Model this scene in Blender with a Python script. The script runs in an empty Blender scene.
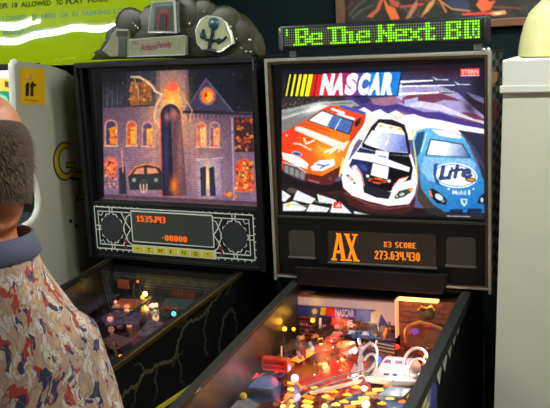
import bpy, bmesh, math, random
import numpy as np
from mathutils import Vector, Matrix
random.seed(7); rng = np.random.default_rng(7)
scene = bpy.context.scene
COL = scene.collection
PI = math.pi

# ------------------------------------------------------------------ camera
cam = bpy.data.cameras.new('camera'); cam.sensor_width = 36.0; cam.lens = 900.13/550*36; cam.clip_start = .02
cam_o = bpy.data.objects.new('camera', cam); COL.objects.link(cam_o)
YAW, PITCH, ROLL = -0.4008, 0.1842, -0.0464
_f = Vector((math.sin(YAW)*math.cos(PITCH), math.cos(YAW)*math.cos(PITCH), -math.sin(PITCH)))
_r = Vector((math.cos(YAW), -math.sin(YAW), 0)); _u = _r.cross(_f)
_r, _u = _r*math.cos(ROLL)+_u*math.sin(ROLL), -_r*math.sin(ROLL)+_u*math.cos(ROLL)
cam_o.matrix_world = Matrix(((_r.x, _u.x, -_f.x, 1.1268), (_r.y, _u.y, -_f.y, -2.6303), (_r.z, _u.z, -_f.z, 1.8784), (0, 0, 0, 1)))
scene.camera = cam_o

# ------------------------------------------------------------------ world, exposure
AMBIENT = 0.16
TUBE_LIGHT = 98.0
world = bpy.data.worlds.new('room_air'); scene.world = world; world.use_nodes = True
bg = world.node_tree.nodes['Background']; bg.inputs[0].default_value = (.95, 1.0, .88, 1); bg.inputs[1].default_value = AMBIENT
vs = scene.view_settings
vs.view_transform = 'Standard'; vs.look = 'None'; vs.exposure = 0.0; vs.gamma = 1.0; vs.use_curve_mapping = False
scene.cycles.max_bounces = 8; scene.cycles.transparent_max_bounces = 12
scene.cycles.caustics_reflective = False; scene.cycles.caustics_refractive = False
scene.cycles.sample_clamp_indirect = 4.0

# ------------------------------------------------------------------ materials
def lin(c):
    c = np.asarray(c, float)/255.0
    return tuple(np.where(c <= .04045, c/12.92, ((c+.055)/1.055)**2.4))
MATS = {}
def mat(name, col=(128, 128, 128), rough=.5, metal=0., spec=.5, emit=None, strength=0., var=.06, scale=30., bump=0., coat=0., sss=0.):
    """procedural Principled material; the noise gives a little tone and roughness variation of the surface itself"""
    if name in MATS: return MATS[name]
    m = bpy.data.materials.new(name); m.use_nodes = True; MATS[name] = m
    nt = m.node_tree; p = nt.nodes['Principled BSDF']; L = nt.links
    c = lin(col)
    tc = nt.nodes.new('ShaderNodeTexCoord'); nz = nt.nodes.new('ShaderNodeTexNoise')
    nz.inputs['Scale'].default_value = scale; nz.inputs['Detail'].default_value = 4
    L.new(tc.outputs['Object'], nz.inputs['Vector'])
    mx = nt.nodes.new('ShaderNodeMix'); mx.data_type = 'RGBA'
    mx.inputs['A'].default_value = (*[x*(1-var) for x in c], 1); mx.inputs['B'].default_value = (*[min(1, x*(1+var)) for x in c], 1)
    L.new(nz.outputs['Fac'], mx.inputs['Factor']); L.new(mx.outputs['Result'], p.inputs['Base Color'])
    p.inputs['Roughness'].default_value = rough; p.inputs['Metallic'].default_value = metal
    p.inputs['Specular IOR Level'].default_value = spec; p.inputs['Coat Weight'].default_value = coat
    p.inputs['Coat Roughness'].default_value = .08
    if sss: p.inputs['Subsurface Weight'].default_value = sss; p.inputs['Subsurface Radius'].default_value = (.02, .012, .006); p.inputs['Subsurface Scale'].default_value = .5
    if emit is not None:
        p.inputs['Emission Color'].default_value = (*lin(emit), 1); p.inputs['Emission Strength'].default_value = strength
        m.cycles.emission_sampling = 'NONE' if strength < 6 else 'AUTO'
    if bump:
        b = nt.nodes.new('ShaderNodeBump'); b.inputs['Strength'].default_value = bump; b.inputs['Distance'].default_value = .004
        L.new(nz.outputs['Fac'], b.inputs['Height']); L.new(b.outputs['Normal'], p.inputs['Normal'])
    return m
def art_mat(name, glow=0., rough=.2, spec=.5, base=1., coat=0.):
    """printed art read from the mesh's colour attribute; backlit translucent prints also glow"""
    if name in MATS: return MATS[name]
    m = bpy.data.materials.new(name); m.use_nodes = True; MATS[name] = m
    nt = m.node_tree; p = nt.nodes['Principled BSDF']
    a = nt.nodes.new('ShaderNodeAttribute'); a.attribute_name = 'print'
    if base:
        v = nt.nodes.new('ShaderNodeMix'); v.data_type = 'RGBA'; v.inputs['Factor'].default_value = base
        v.inputs['A'].default_value = (0, 0, 0, 1); nt.links.new(a.outputs['Color'], v.inputs['B'])
        nt.links.new(v.outputs['Result'], p.inputs['Base Color'])
    else: p.inputs['Base Color'].default_value = (.01, .01, .01, 1)
    if glow:
        nt.links.new(a.outputs['Color'], p.inputs['Emission Color']); p.inputs['Emission Strength'].default_value = glow
        m.cycles.emission_sampling = 'NONE'
    p.inputs['Roughness'].default_value = rough; p.inputs['Specular IOR Level'].default_value = spec; p.inputs['Coat Weight'].default_value = coat
    return m
def glass_mat(name, tint=(1, 1, 1), rough=.02, ior=1.45):
    if name in MATS: return MATS[name]
    m = bpy.data.materials.new(name); m.use_nodes = True; MATS[name] = m
    nt = m.node_tree; nt.nodes.clear()
    out = nt.nodes.new('ShaderNodeOutputMaterial'); t = nt.nodes.new('ShaderNodeBsdfTransparent'); g = nt.nodes.new('ShaderNodeBsdfGlossy')
    t.inputs[0].default_value = (*tint, 1); g.inputs['Roughness'].default_value = rough
    fr = nt.nodes.new('ShaderNodeFresnel'); ge = nt.nodes.new('ShaderNodeNewGeometry'); mr = nt.nodes.new('ShaderNodeMapRange')
    mr.inputs['To Min'].default_value = ior; mr.inputs['To Max'].default_value = 1/ior; nt.links.new(ge.outputs['Backfacing'], mr.inputs['Value']); nt.links.new(mr.outputs['Result'], fr.inputs['IOR'])   # the same reflectance from both faces of a thin pane
    mx = nt.nodes.new('ShaderNodeMixShader'); nt.links.new(fr.outputs[0], mx.inputs[0]); nt.links.new(t.outputs[0], mx.inputs[1]); nt.links.new(g.outputs[0], mx.inputs[2])
    nt.links.new(mx.outputs[0], out.inputs[0])
    return m

# ------------------------------------------------------------------ object helpers
ORG = {}
def tag(o, label=None, cat=None, group=None, kind=None):
    if label: o['label'] = label
    if cat: o['category'] = cat
    if group: o['group'] = group
    if kind: o['kind'] = kind
    return o
def thing(name, label, cat, org, rotz=0., loc=None, group=None):
    """an Empty at the thing's base; parts are modelled in the thing's own frame and org is the base point in that frame"""
    o = bpy.data.objects.new(name, None); COL.objects.link(o); o.empty_display_size = .1
    org = Vector(org)
    o.location = (Matrix.Rotation(rotz, 3, 'Z') @ org) + Vector(loc if loc else (0, 0, 0)); o.rotation_euler = (0, 0, rotz)
    ORG[o.name] = org
    return tag(o, label, cat, group)
def org_of(o):
    while o is not None:
        if o.name in ORG: return ORG[o.name]
        o = o.parent
    return Vector((0, 0, 0))

_fonts = {}
def font_tris(s, bold=.0):
    """triangles of a string in Blender's own font, scaled to the unit box"""
    if (s, bold) in _fonts: return _fonts[s, bold]
    cu = bpy.data.curves.new('lettering_outline', 'FONT'); cu.body = s; cu.offset = bold; cu.resolution_u = 4
    ob = bpy.data.objects.new('lettering_outline', cu); COL.objects.link(ob)
    dg = bpy.context.evaluated_depsgraph_get(); dg.update()
    me = ob.evaluated_get(dg).to_mesh(); me.calc_loop_triangles()
    V = np.array([v.co[:2] for v in me.vertices]); T = np.array([t.vertices[:] for t in me.loop_triangles])
    ob.evaluated_get(dg).to_mesh_clear(); bpy.data.objects.remove(ob); bpy.data.curves.remove(cu)
    V = V-V.min(0); V = V/V.max(0)
    _fonts[s, bold] = V[T]; return _fonts[s, bold]

DOTS = {'0': ['.###.', '##.##', '##.##', '##.##', '##.##', '##.##', '.###.'], '1': ['.##.', '###.', '.##.', '.##.', '.##.', '.##.', '####'], '2': ['.###.', '##.##', '...##', '..##.', '.##..', '##...', '#####'],
 '3': ['####.', '...##', '...##', '.###.', '...##', '...##', '####.'], '4': ['##.##', '##.##', '##.##', '#####', '...##', '...##', '...##'], '5': ['#####', '##...', '####.', '...##', '...##', '##.##', '.###.'],
 '6': ['.###.', '##...', '####.', '##.##', '##.##', '##.##', '.###.'], '7': ['#####', '...##', '..##.', '..##.', '.##..', '.##..', '.##..'], ',': ['', '', '', '', '', '##', '.#'], 'J': ['..###', '...##', '...##', '...##', '##.##', '##.##', '.###.'],
 '#': ['.#.#.', '#####', '.#.#.', '.#.#.', '.#.#.', '#####', '.#.#.'], 'S': ['.####', '##...', '##...', '.###.', '...##', '...##', '####.'], 'C': ['.####', '##...', '##...', '##...', '##...', '##...', '.####'], 'O': ['.###.', '##.##', '##.##', '##.##', '##.##', '##.##', '.###.'],
 'R': ['####.', '##.##', '##.##', '####.', '####.', '##.##', '##.##'], 'E': ['#####', '##...', '##...', '####.', '##...', '##...', '#####'], ' ': ['...'], '.': ['', '', '', '#', '', '', '']}
class MB:
    """collects shapes, then links them as one mesh object"""
    def __init__(s): s.bm = bmesh.new()
    def face(s, pts):
        try: return s.bm.faces.new([s.bm.verts.new(p) for p in pts])
        except ValueError: return None
    def loft(s, rings, cap=True, closed=True):
        R = [[s.bm.verts.new(p) for p in r] for r in rings]; n = len(R[0])
        for a, b in zip(R, R[1:]):
            for i in range(n if closed else n-1):
                try: s.bm.faces.new((a[i], a[(i+1) % n], b[(i+1) % n], b[i]))
                except ValueError: pass
        if cap and closed:
            for r in (R[0][::-1], R[-1]):
                try: s.bm.faces.new(r)
                except ValueError: pass
        return s
    def box(s, x0, x1, y0, y1, z0, z1, bev=0., seg=2):
        ret = bmesh.ops.create_cube(s.bm, size=1.0); vs_ = ret['verts']
        for v in vs_: v.co = Vector(((x0+x1)/2+v.co.x*(x1-x0), (y0+y1)/2+v.co.y*(y1-y0), (z0+z1)/2+v.co.z*(z1-z0)))
        if bev:
            es = list({e for v in vs_ for e in v.link_edges})
            bmesh.ops.bevel(s.bm, geom=es, offset=bev, segments=seg, affect='EDGES', profile=.5)
        return s
    def prism(s, poly, axis, d0, d1, bev=0.):
        """poly in the plane across axis ('x': (y,z), 'y': (x,z), 'z': (x,y)), extruded from d0 to d1"""
        f = {'x': lambda a, b, d: (d, a, b), 'y': lambda a, b, d: (a, d, b), 'z': lambda a, b, d: (a, b, d)}[axis]
        A = [s.bm.verts.new(f(a, b, d0)) for a, b in poly]; B = [s.bm.verts.new(f(a, b, d1)) for a, b in poly]
        n = len(poly); fs = [s.bm.faces.new(A), s.bm.faces.new(B[::-1])]
        for i in range(n): fs.append(s.bm.faces.new((A[i], B[i], B[(i+1) % n], A[(i+1) % n])))
        if bev:
            es = [e for e in {e for fc in fs[:2] for e in fc.edges}]
            bmesh.ops.bevel(s.bm, geom=es, offset=bev, segments=2, affect='EDGES', profile=.5)
        return s
    def tube(s, pts, r, n=8, cap=True, closed=False):
        P = [Vector(p) for p in pts]; m = len(P); rings = []; prev = None
        for i in range(m):
            t = (P[(i+1) % m]-P[i-1]) if closed else (P[min(i+1, m-1)]-P[max(i-1, 0)])
            t.normalize()
            if prev is None: a = t.orthogonal().normalized()
            else: a = (prev-t*prev.dot(t)).normalized()
            prev = a; b = t.cross(a); rr = r[i] if isinstance(r, (list, tuple)) else r
            rings.append([P[i]+a*math.cos(2*PI*k/n)*rr+b*math.sin(2*PI*k/n)*rr for k in range(n)])
        if closed: rings.append(rings[0])
        return s.loft(rings, cap=cap and not closed)
    def ribbon(s, pts, w, nrm, th=.0):
        """flat strip along a path lying across nrm; w may taper"""
        P = [Vector(p) for p in pts]; nrm = Vector(nrm); m = len(P); L, R = [], []
        for i in range(m):
            t = (P[min(i+1, m-1)]-P[max(i-1, 0)]).normalized(); sd = t.cross(nrm).normalized(); ww = (w[i] if isinstance(w, (list, tuple)) else w)/2
            L.append(P[i]+sd*ww); R.append(P[i]-sd*ww)
        for i in range(m-1): s.face((L[i], L[i+1], R[i+1], R[i]))
        return s
    def lathe(s, prof, c, n=24, axis='z'):
        c = Vector(c); rings = []
        for r, h in prof:
            ring = []
            for k in range(n):
                a = 2*PI*k/n; u, v = r*math.cos(a), r*math.sin(a)
                ring.append(c+Vector({'z': (u, v, h), 'y': (u, h, -v), 'x': (h, u, v)}[axis]))
            rings.append(ring)
        return s.loft(rings)
    def ball(s, c, r, n=14, m=9, sc=(1, 1, 1), rot=None):
        c = Vector(c); rings = []
        for j in range(m+1):
            th = PI*j/m; th = min(max(th, .03), PI-.03); ring = []
            for k in range(n):
                v = Vector((r*sc[0]*math.sin(th)*math.cos(2*PI*k/n), r*sc[1]*math.sin(th)*math.sin(2*PI*k/n), -r*sc[2]*math.cos(th)))
                ring.append(c+(rot @ v if rot is not None else v))
            rings.append(ring)
        return s.loft(rings)
    def text(s, string, o, ux, uy, bold=0.):
        """lettering whose box has its lower left corner at o and spans ux, uy"""
        o, ux, uy = Vector(o), Vector(ux), Vector(uy)
        for t in font_tris(string, bold): s.face([o+ux*float(a)+uy*float(b) for a, b in t])
        return s
    def dots(s, string, x0, z0, pitch, y, gap=1, fill=.86, zp=None):
        """dot-matrix lettering lying across y, lower left corner at x0, z0"""
        zp = zp or pitch; x = x0
        for ch in string:
            rows = DOTS[ch]; w = max(len(r) for r in rows)
            for r, row in enumerate(rows):
                for c, k in enumerate(row):
                    if k == '#':
                        a, b = x+c*pitch, z0+(6-r)*zp; s.face([(a, y, b), (a+pitch*fill, y, b), (a+pitch*fill, y, b+zp*fill), (a, y, b+zp*fill)])
            x += (w+gap)*pitch
        return s
    def build(s, name, m, parent=None, smooth=False, org=None):
        bmesh.ops.recalc_face_normals(s.bm, faces=s.bm.faces[:])
        o_ = Vector(org) if org is not None else org_of(parent)
        me = bpy.data.meshes.new(name)
        for v in s.bm.verts: v.co = v.co-o_
        s.bm.to_mesh(me); s.bm.free(); me.materials.append(m)
        if smooth:
            me.polygons.foreach_set('use_smooth', [True]*len(me.polygons))
            if smooth != 'all': me.set_sharp_from_angle(angle=math.radians(40))
        o = bpy.data.objects.new(name, me); COL.objects.link(o)
        if parent is not None: o.parent = parent
        elif org is not None: o.location = o_; ORG[o.name] = o_
        return o

# ------------------------------------------------------------------ printed art: a small painter and a finely divided print
class Art:
    def __init__(s, x0, y0, x1, y1, S=4, fill=(0, 0, 0)):
        s.x0, s.y0, s.x1, s.y1, s.S = x0, y0, x1, y1, S
        s.h, s.w = int((y1-y0)*S), int((x1-x0)*S)
        s.I = np.zeros((s.h, s.w, 3), np.float32)+np.array(fill, np.float32)/255
        yy, xx = np.mgrid[0:s.h, 0:s.w]; s.X = (x0+(xx+.5)/S).astype(np.float32); s.Y = (y0+(yy+.5)/S).astype(np.float32)
    def _win(s, ax, ay, bx, by):
        i0, i1 = max(0, int((ay-s.y0)*s.S)-1), min(s.h, int((by-s.y0)*s.S)+2); j0, j1 = max(0, int((ax-s.x0)*s.S)-1), min(s.w, int((bx-s.x0)*s.S)+2)
        return (slice(i0, max(i0, i1)), slice(j0, max(j0, j1)))
    def _put(s, w, M, col, a):
        X, Y = s.X[w], s.Y[w]
        c = col(X, Y) if callable(col) else np.array(col, np.float32)
        M = (M*a)[..., None]; s.I[w] = s.I[w]*(1-M)+(c/255)*M
    def poly(s, pts, col, a=1.):
        P = np.asarray(pts, np.float32); w = s._win(P[:, 0].min(), P[:, 1].min(), P[:, 0].max(), P[:, 1].max()); X, Y = s.X[w], s.Y[w]
        M = np.zeros(X.shape, bool)
        for (ax, ay), (bx, by) in zip(P, np.roll(P, -1, 0)):
            if ay == by: continue
            M ^= ((ay > Y) != (by > Y)) & (X < (bx-ax)*(Y-ay)/(by-ay)+ax)
        s._put(w, M.astype(np.float32), col, a); return s
    def ell(s, cx, cy, rx, ry, col, rot=0., a=1., ring=0.):
        R = max(rx, ry)+1; w = s._win(cx-R, cy-R, cx+R, cy+R); X, Y = s.X[w]-cx, s.Y[w]-cy
        c, n = math.cos(math.radians(rot)), math.sin(math.radians(rot)); d = ((X*c+Y*n)/rx)**2+((-X*n+Y*c)/ry)**2
        M = (d < 1)
        if ring: M &= (((X*c+Y*n)/max(rx-ring, .01))**2+((-X*n+Y*c)/max(ry-ring, .01))**2 > 1)
        s._put(w, M.astype(np.float32), col, a); return s
    def line(s, pts, wd, col, a=1.):
        for (ax, ay), (bx, by) in zip(pts, pts[1:]):
            w = s._win(min(ax, bx)-wd, min(ay, by)-wd, max(ax, bx)+wd, max(ay, by)+wd); X, Y = s.X[w], s.Y[w]
            dx, dy = bx-ax, by-ay; t = np.clip(((X-ax)*dx+(Y-ay)*dy)/max(dx*dx+dy*dy, 1e-6), 0, 1)
            s._put(w, (np.hypot(X-ax-t*dx, Y-ay-t*dy) < wd/2).astype(np.float32), col, a)
        return s
    def soft(s, cx, cy, rx, ry, col, a=1., rot=0.):
        R = 2.6*max(rx, ry); w = s._win(cx-R, cy-R, cx+R, cy+R); X, Y = s.X[w]-cx, s.Y[w]-cy
        c, n = math.cos(math.radians(rot)), math.sin(math.radians(rot))
        s._put(w, np.exp(-(((X*c+Y*n)/rx)**2+((-X*n+Y*c)/ry)**2)), col, a); return s
    def text(s, string, q, col, bold=0., a=1.):
        tl, tr, br, bl = [np.array(p, float) for p in q]
        for t in font_tris(string, bold):
            s.poly([(bl*(1-u)+br*u)*(1-v)+(tl*(1-u)+tr*u)*v for u, v in t], col, a)
        return s
    def specks(s, box, n, r, cols, a=.8):
        for _ in range(n): s.ell(rng.uniform(box[0], box[2]), rng.uniform(box[1], box[3]), rng.uniform(.4, 1)*r, rng.uniform(.4, 1)*r, cols[rng.integers(len(cols))], rng.uniform(0, 180), a)
        return s
    def blur(s, px):
        sg = px*s.S; k = int(3*sg)+1; g = np.exp(-.5*(np.arange(-k, k+1)/sg)**2); g /= g.sum()
        for ax in (0, 1):
            P = np.pad(s.I, [(k, k) if i == ax else (0, 0) for i in range(3)], mode='edge'); out = np.zeros_like(s.I); n = s.I.shape[ax]
            for i, wt in enumerate(g): out += wt*(P[i:i+n] if ax == 0 else P[:, i:i+n])
            s.I = out
        return s
    def grain(s, px, amt):
        """brush grain of the printed painting"""
        n = rng.normal(0, 1, (int(s.h/(px*s.S))+3, int(s.w/(px*s.S))+3, 3)).astype(np.float32); n = n*.5+n.mean(2, keepdims=True)
        i, j = np.arange(s.h)/(px*s.S), np.arange(s.w)/(px*s.S); i0, j0 = i.astype(int), j.astype(int); di, dj = (i-i0)[:, None, None], (j-j0)[None, :, None]
        g = lambda a, b: n[np.ix_(a, b)]
        m = (g(i0, j0)*(1-di)+g(i0+1, j0)*di)*(1-dj)+(g(i0, j0+1)*(1-di)+g(i0+1, j0+1)*di)*dj
        s.I = np.clip(s.I*(1+amt*m), 0, 1).astype(np.float32); return s
    def at(s, x, y):
        i = np.clip((y-s.y0)*s.S-.5, 0, s.h-1.001); j = np.clip((x-s.x0)*s.S-.5, 0, s.w-1.001); i0, j0 = i.astype(int), j.astype(int); di, dj = (i-i0)[..., None], (j-j0)[..., None]
        return (s.I[i0, j0]*(1-di)+s.I[i0+1, j0]*di)*(1-dj)+(s.I[i0, j0+1]*(1-di)+s.I[i0+1, j0+1]*di)*dj
def grad(c0, c1, p0, p1):
    c0, c1 = np.array(c0, np.float32), np.array(c1, np.float32); d = np.array(p1, float)-np.array(p0, float); L = (d**2).sum()
    def fn(X, Y):
        t = np.clip(((X-p0[0])*d[0]+(Y-p0[1])*d[1])/L, 0, 1)[..., None]; return c0*(1-t)+c1*t
    return fn
def homography(q):
    A, b = [], []
    for (u, v), (x, y) in zip([(0, 0), (1, 0), (1, 1), (0, 1)], q):
        A += [[u, v, 1, 0, 0, 0, -u*x, -v*x], [0, 0, 0, u, v, 1, -u*y, -v*y]]; b += [x, y]
    h = np.linalg.solve(np.array(A, float), np.array(b, float)); return np.append(h, 1).reshape(3, 3)
def print_mesh(name, m, parent, tl, ux, dv, art, q, nx, ny, bend=None):
    """a sheet with corner tl spanning ux across and dv down; q is where its four corners lie on the art board"""
    u, v = np.meshgrid(np.linspace(0, 1, nx), np.linspace(0, 1, ny)); H = homography(q)
    W = H[2, 0]*u+H[2, 1]*v+H[2, 2]; bx = (H[0, 0]*u+H[0, 1]*v+H[0, 2])/W; by = (H[1, 0]*u+H[1, 1]*v+H[1, 2])/W
    C = art.at(bx, by).reshape(-1, 3).clip(0, 1); C = np.where(C <= .04045, C/12.92, ((C+.055)/1.055)**2.4)
    P = np.array(tl, float)+u.reshape(-1, 1)*np.array(ux, float)+v.reshape(-1, 1)*np.array(dv, float)
    if bend is not None: P = P+bend(u, v).reshape(-1, 3)
    P = P-np.array(org_of(parent))
    idx = np.arange(nx*ny).reshape(ny, nx); F = np.stack([idx[:-1, :-1], idx[1:, :-1], idx[1:, 1:], idx[:-1, 1:]], -1).reshape(-1, 4)
    me = bpy.data.meshes.new(name); me.vertices.add(len(P)); me.vertices.foreach_set('co', P.ravel())
    me.loops.add(F.size); me.loops.foreach_set('vertex_index', F.ravel().astype(np.int32))
    me.polygons.add(len(F)); me.polygons.foreach_set('loop_start', np.arange(0, F.size, 4, dtype=np.int32))
    me.update(calc_edges=True); me.validate()
    at = me.color_attributes.new('print', 'FLOAT_COLOR', 'POINT'); at.data.foreach_set('color', np.c_[C, np.ones(len(C))].astype(np.float32).ravel())
    me.polygons.foreach_set('use_smooth', [True]*len(F)); me.materials.append(m)
    o = bpy.data.objects.new(name, me); COL.objects.link(o)
    if parent is not None: o.parent = parent
    return o
# ------------------------------------------------------------------ common materials
M_black = mat('black_cabinet_paint', (9, 9, 10), .5, spec=.25, var=.15)
M_satin = mat('black_satin_plastic', (20, 20, 21), .35)
M_chrome = mat('chrome_trim', (206, 202, 188), .3, .65, var=.04)
M_steel = mat('brushed_steel', (150, 150, 148), .35, 1.0, var=.1, scale=120)
M_rail = mat('charcoal_rail_coating', (30, 30, 29), .5, .2, var=.1)
M_glass = glass_mat('clear_glass', rough=.03, ior=1.16)
M_rubber = mat('black_rubber', (18, 18, 18), .7)

# ------------------------------------------------------------------ the room
def struct(name, mb, m): return tag(mb.build(name, m), kind='structure')
struct('floor', MB().box(-5.7, 2.8, -5.0, .80, -.06, 0), mat('dark_carpet', (45, 42, 44), .9, var=.4, scale=140, bump=.3))
struct('wall_back', MB().box(-5.7, 2.8, .80, .90, 0, 2.75), mat('dark_teal_wall', (6, 18, 22), .9, spec=.15, var=.1, scale=60, bump=.1))
struct('wall_left', MB().box(-5.8, -5.7, -5.0, .90, 0, 2.75), mat('dark_teal_wall'))
struct('wall_right', MB().box(2.8, 2.9, -5.0, .90, 0, 2.75), mat('pale_cream_wall', (178, 174, 156), .8, var=.05))
struct('ceiling', MB().box(-5.8, 2.9, -5.0, .90, 2.75, 2.82), mat('ceiling_tile', (170, 168, 160), .9, var=.08, scale=90))

M_tube = mat('lit_tube', (240, 245, 235), .4, emit=(248, 255, 250), strength=TUBE_LIGHT, var=0)
def fixture(cx, cy, L, ang, label, z=2.75):
    root = thing('fluorescent_fixture', label, 'ceiling light', (0, 0, 0), ang, (cx, cy, z), 'fluorescent ceiling fixtures')
    h = MB().prism([(-.09, -.0), (.09, -.0), (.075, -.05), (-.075, -.05)], 'x', -L/2-.03, L/2+.03)
    h.build('housing', mat('white_enamel', (225, 225, 218), .4), root)
    for s in (-1, 1):
        MB().tube([(-L/2, s*.045, -.078), (L/2, s*.045, -.078)], .014, 12).build('tube', M_tube, root, True)
        for e in (-1, 1):
            MB().box(e*L/2-.012, e*L/2+.012, s*.045-.018, s*.045+.018, -.10, -.045, .004).build('lamp_holder', mat('white_enamel'), root)
fixture(1.00, -.15, 1.3, 0., 'twin tube fluorescent ceiling fixture above the pinball machine with race cars')
fixture(1.50, -1.30, 1.3, 0., 'added twin tube fill light over the floor in front of the tall cream cabinet')  # added fill lamp, brightens the cabinet front
fixture(-1.60, -1.30, 1.3, 0., 'added twin tube ceiling light brightening the green sign at the left')  # added lamp, put here to brighten the green sign
fixture(-4.35, -2.42, 2.1, .15, 'longer twin tube fluorescent ceiling fixture mirrored in the green sign')
fixture(-4.45, -2.02, 1.0, .15, 'short twin tube fluorescent ceiling fixture beside the longer one')

# ------------------------------------------------------------------ green rules sign, leaning back a little
TQ = (-.7916, .1129); TYAW = -.0779
tilt = math.radians(6)
A = Art(-124, -124, 178, 78, 4, (128, 152, 12))
A.poly([(-124, -124), (178, -124), (178, 78), (-124, 78)], grad((172, 196, 28), (160, 184, 16), (0, -10), (20, 66)))
def words(items, yb, h, col, bold=.0):
    for s_, x0, x1 in items: A.text(s_, [(x0, yb(x0)-h), (x1, yb(x1)-h), (x1, yb(x1)), (x0, yb(x0))], col, bold)
words([('UNDER', -24, 8.5), ('18', 12, 17.5), ('ALLOWED', 21, 51), ('TO', 56, 63), ('PLAY', 66, 84), ('POOL', 88, 108)], lambda x: 8.6-.066*x, 5.2, (44, 64, 10), .03)
words([('IN', 32, 37.5), ('HERE', 41.5, 56), ('OR', 60, 69), ('IN', 72.5, 78), ('PARKING', 82, 110.5), ('LOT', 114, 127.5), ('ALLOWED', -6, 27)], lambda x: 21.6-.068*x, 5.0, (104, 136, 120), .03)
words([('MANAGEMENT', 3, 56)], lambda x: 35.6-.06*x, 4.8, (104, 136, 120), .03)
A.line([(54, 61.5), (57, 58.5), (60, 60.2), (64, 58.2), (69, 58.6), (72, 57.4), (75, 58)], .8, (190, 205, 110), .8)
A.blur(.35)
sg = thing('rules_sign', 'glossy lime green sign with rules in capitals hung above the left cabinet', 'sign', (-.67, .42, 1.80), TYAW, (*TQ, 0))
vt, vz = math.sin(tilt), math.cos(tilt)
def wave(u, v):
    w = .00032*np.sin(u*21+v*2.)+.00022*np.sin(u*47+1.3)+.00018*np.sin(u*9-v*7)
    return np.stack([0*u, -w*vz, w*vt], -1)
print_mesh('sign_face', art_mat('glossy_green_print', rough=.02, spec=.28), sg, (-1.5, .42+vt*.7, 1.80+vz*.7), (1.65, 0, 0), (0, -vt*.7, -vz*.7), A,
           [(-123.0, -79.8), (172.6, -122.4), (174.1, 61.1), (-117.4, 71.1)], 760, 400, wave)
b = MB()
b.loft([[(x, .4225+vt*t+vz*d, 1.80+vz*t-vt*d) for x, d in ((-1.5, .002), (.15, .002), (.15, .012), (-1.5, .012))] for t in (0, .7)])
b.build('backing_board', mat('green_board_edge', (96, 116, 14), .5), sg)
for x in (-1.3, -.05):
    MB().tube([(x, .4225+vt*.7+.006, 1.80+vz*.7-.02), (x, .4225+vt*.7+.006, 2.75)], .003, 6).build('hanging_wire', M_steel, sg)

# ------------------------------------------------------------------ framed picture on the back wall
A = Art(300, -180, 640, 40, 3, (40, 40, 36))
A.specks((300, -180, 640, 40), 500, 6, [(60, 62, 56), (30, 32, 32), (70, 52, 44), (48, 56, 50)], .5)
for k in range(26):
    x = 345+rng.uniform(0, 230); y = rng.uniform(-170, 20); A.line([(x, y), (x+rng.uniform(-25, 25), y+rng.uniform(4, 25)), (x+rng.uniform(-40, 40), y+rng.uniform(20, 40))], rng.uniform(.6, 1.8), [(200, 70, 40), (150, 60, 50), (90, 80, 70)][k % 3], .7)
for pts, c in [([(382, -6), (388, 5), (395, 8), (400, 19), (391, 20), (386, 10)], (236, 110, 50)), ([(372, 18), (380, 10), (384, -2), (381, -4), (376, 9), (366, 17)], (196, 92, 70)), ([(388, -3), (400, 3), (398, 8), (391, 5)], (190, 82, 62)),
               ([(440, -10), (466, -8), (470, 6), (466, 12), (448, 6)], (52, 54, 82)), ([(400, 6), (424, 3), (424, 5), (400, 8)], (214, 70, 50)), ([(462, 13), (490, 12), (492, 14.5), (462, 15.5)], (226, 70, 60)),
               ([(482, -4), (490, 2), (496, 0), (490, 10), (482, 12), (476, 5)], (226, 96, 56)), ([(490, 12), (505, 10), (507, 14), (493, 16)], (240, 150, 90)), ([(420, 18), (428, 4), (436, -3), (434, 4), (428, 12)], (206, 150, 84)), ([(405, 20), (412, 6), (418, -2), (417, 8), (410, 18)], (180, 120, 90))]:
    A.poly(pts, c, .95)
A.line([(470, 11), (452, 9), (436, -2)], 1.6, (196, 140, 96)); A.line([(446, 12), (440, 0)], 1.8, (214, 110, 50)); A.line([(349, 16), (357, 6), (366, 0)], 1., (120, 112, 104)); A.line([(352, 18), (362, 10), (374, 5)], 1., (120, 112, 104))
A.ell(498, 13.5, 4, 1.2, (255, 220, 170)); A.blur(.5)
fp = thing('framed_picture', 'brown framed dark picture with orange streaks hung above the scrolling message board', 'picture', (.45, .77, 1.875))
fr = MB()
for poly in ([(-.019, 1.875), (.93, 1.875), (.90, 1.904), (.017, 1.904)], [(-.019, 2.50), (.93, 2.50), (.90, 2.47), (.017, 2.47)]): fr.prism(poly, 'y', .765, .80, .003)
for poly in ([(-.019, 1.875), (.017, 1.904), (.017, 2.47), (-.019, 2.50)], [(.93, 1.875), (.90, 1.904), (.90, 2.47), (.93, 2.50)]): fr.prism(poly, 'y', .765, .80, .003)
fr.build('frame', mat('brown_wood_frame', (92, 58, 36), .4, var=.3, scale=25), fp)
print_mesh('print', art_mat('picture_print', rough=.3), fp, (.015, .785, 2.472), (.887, 0, 0), (0, 0, -.57), A, [(341.3, -126.6), (588.8, -155.7), (585.8, 14.9), (346.0, 26.7)], 300, 200)

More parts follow.
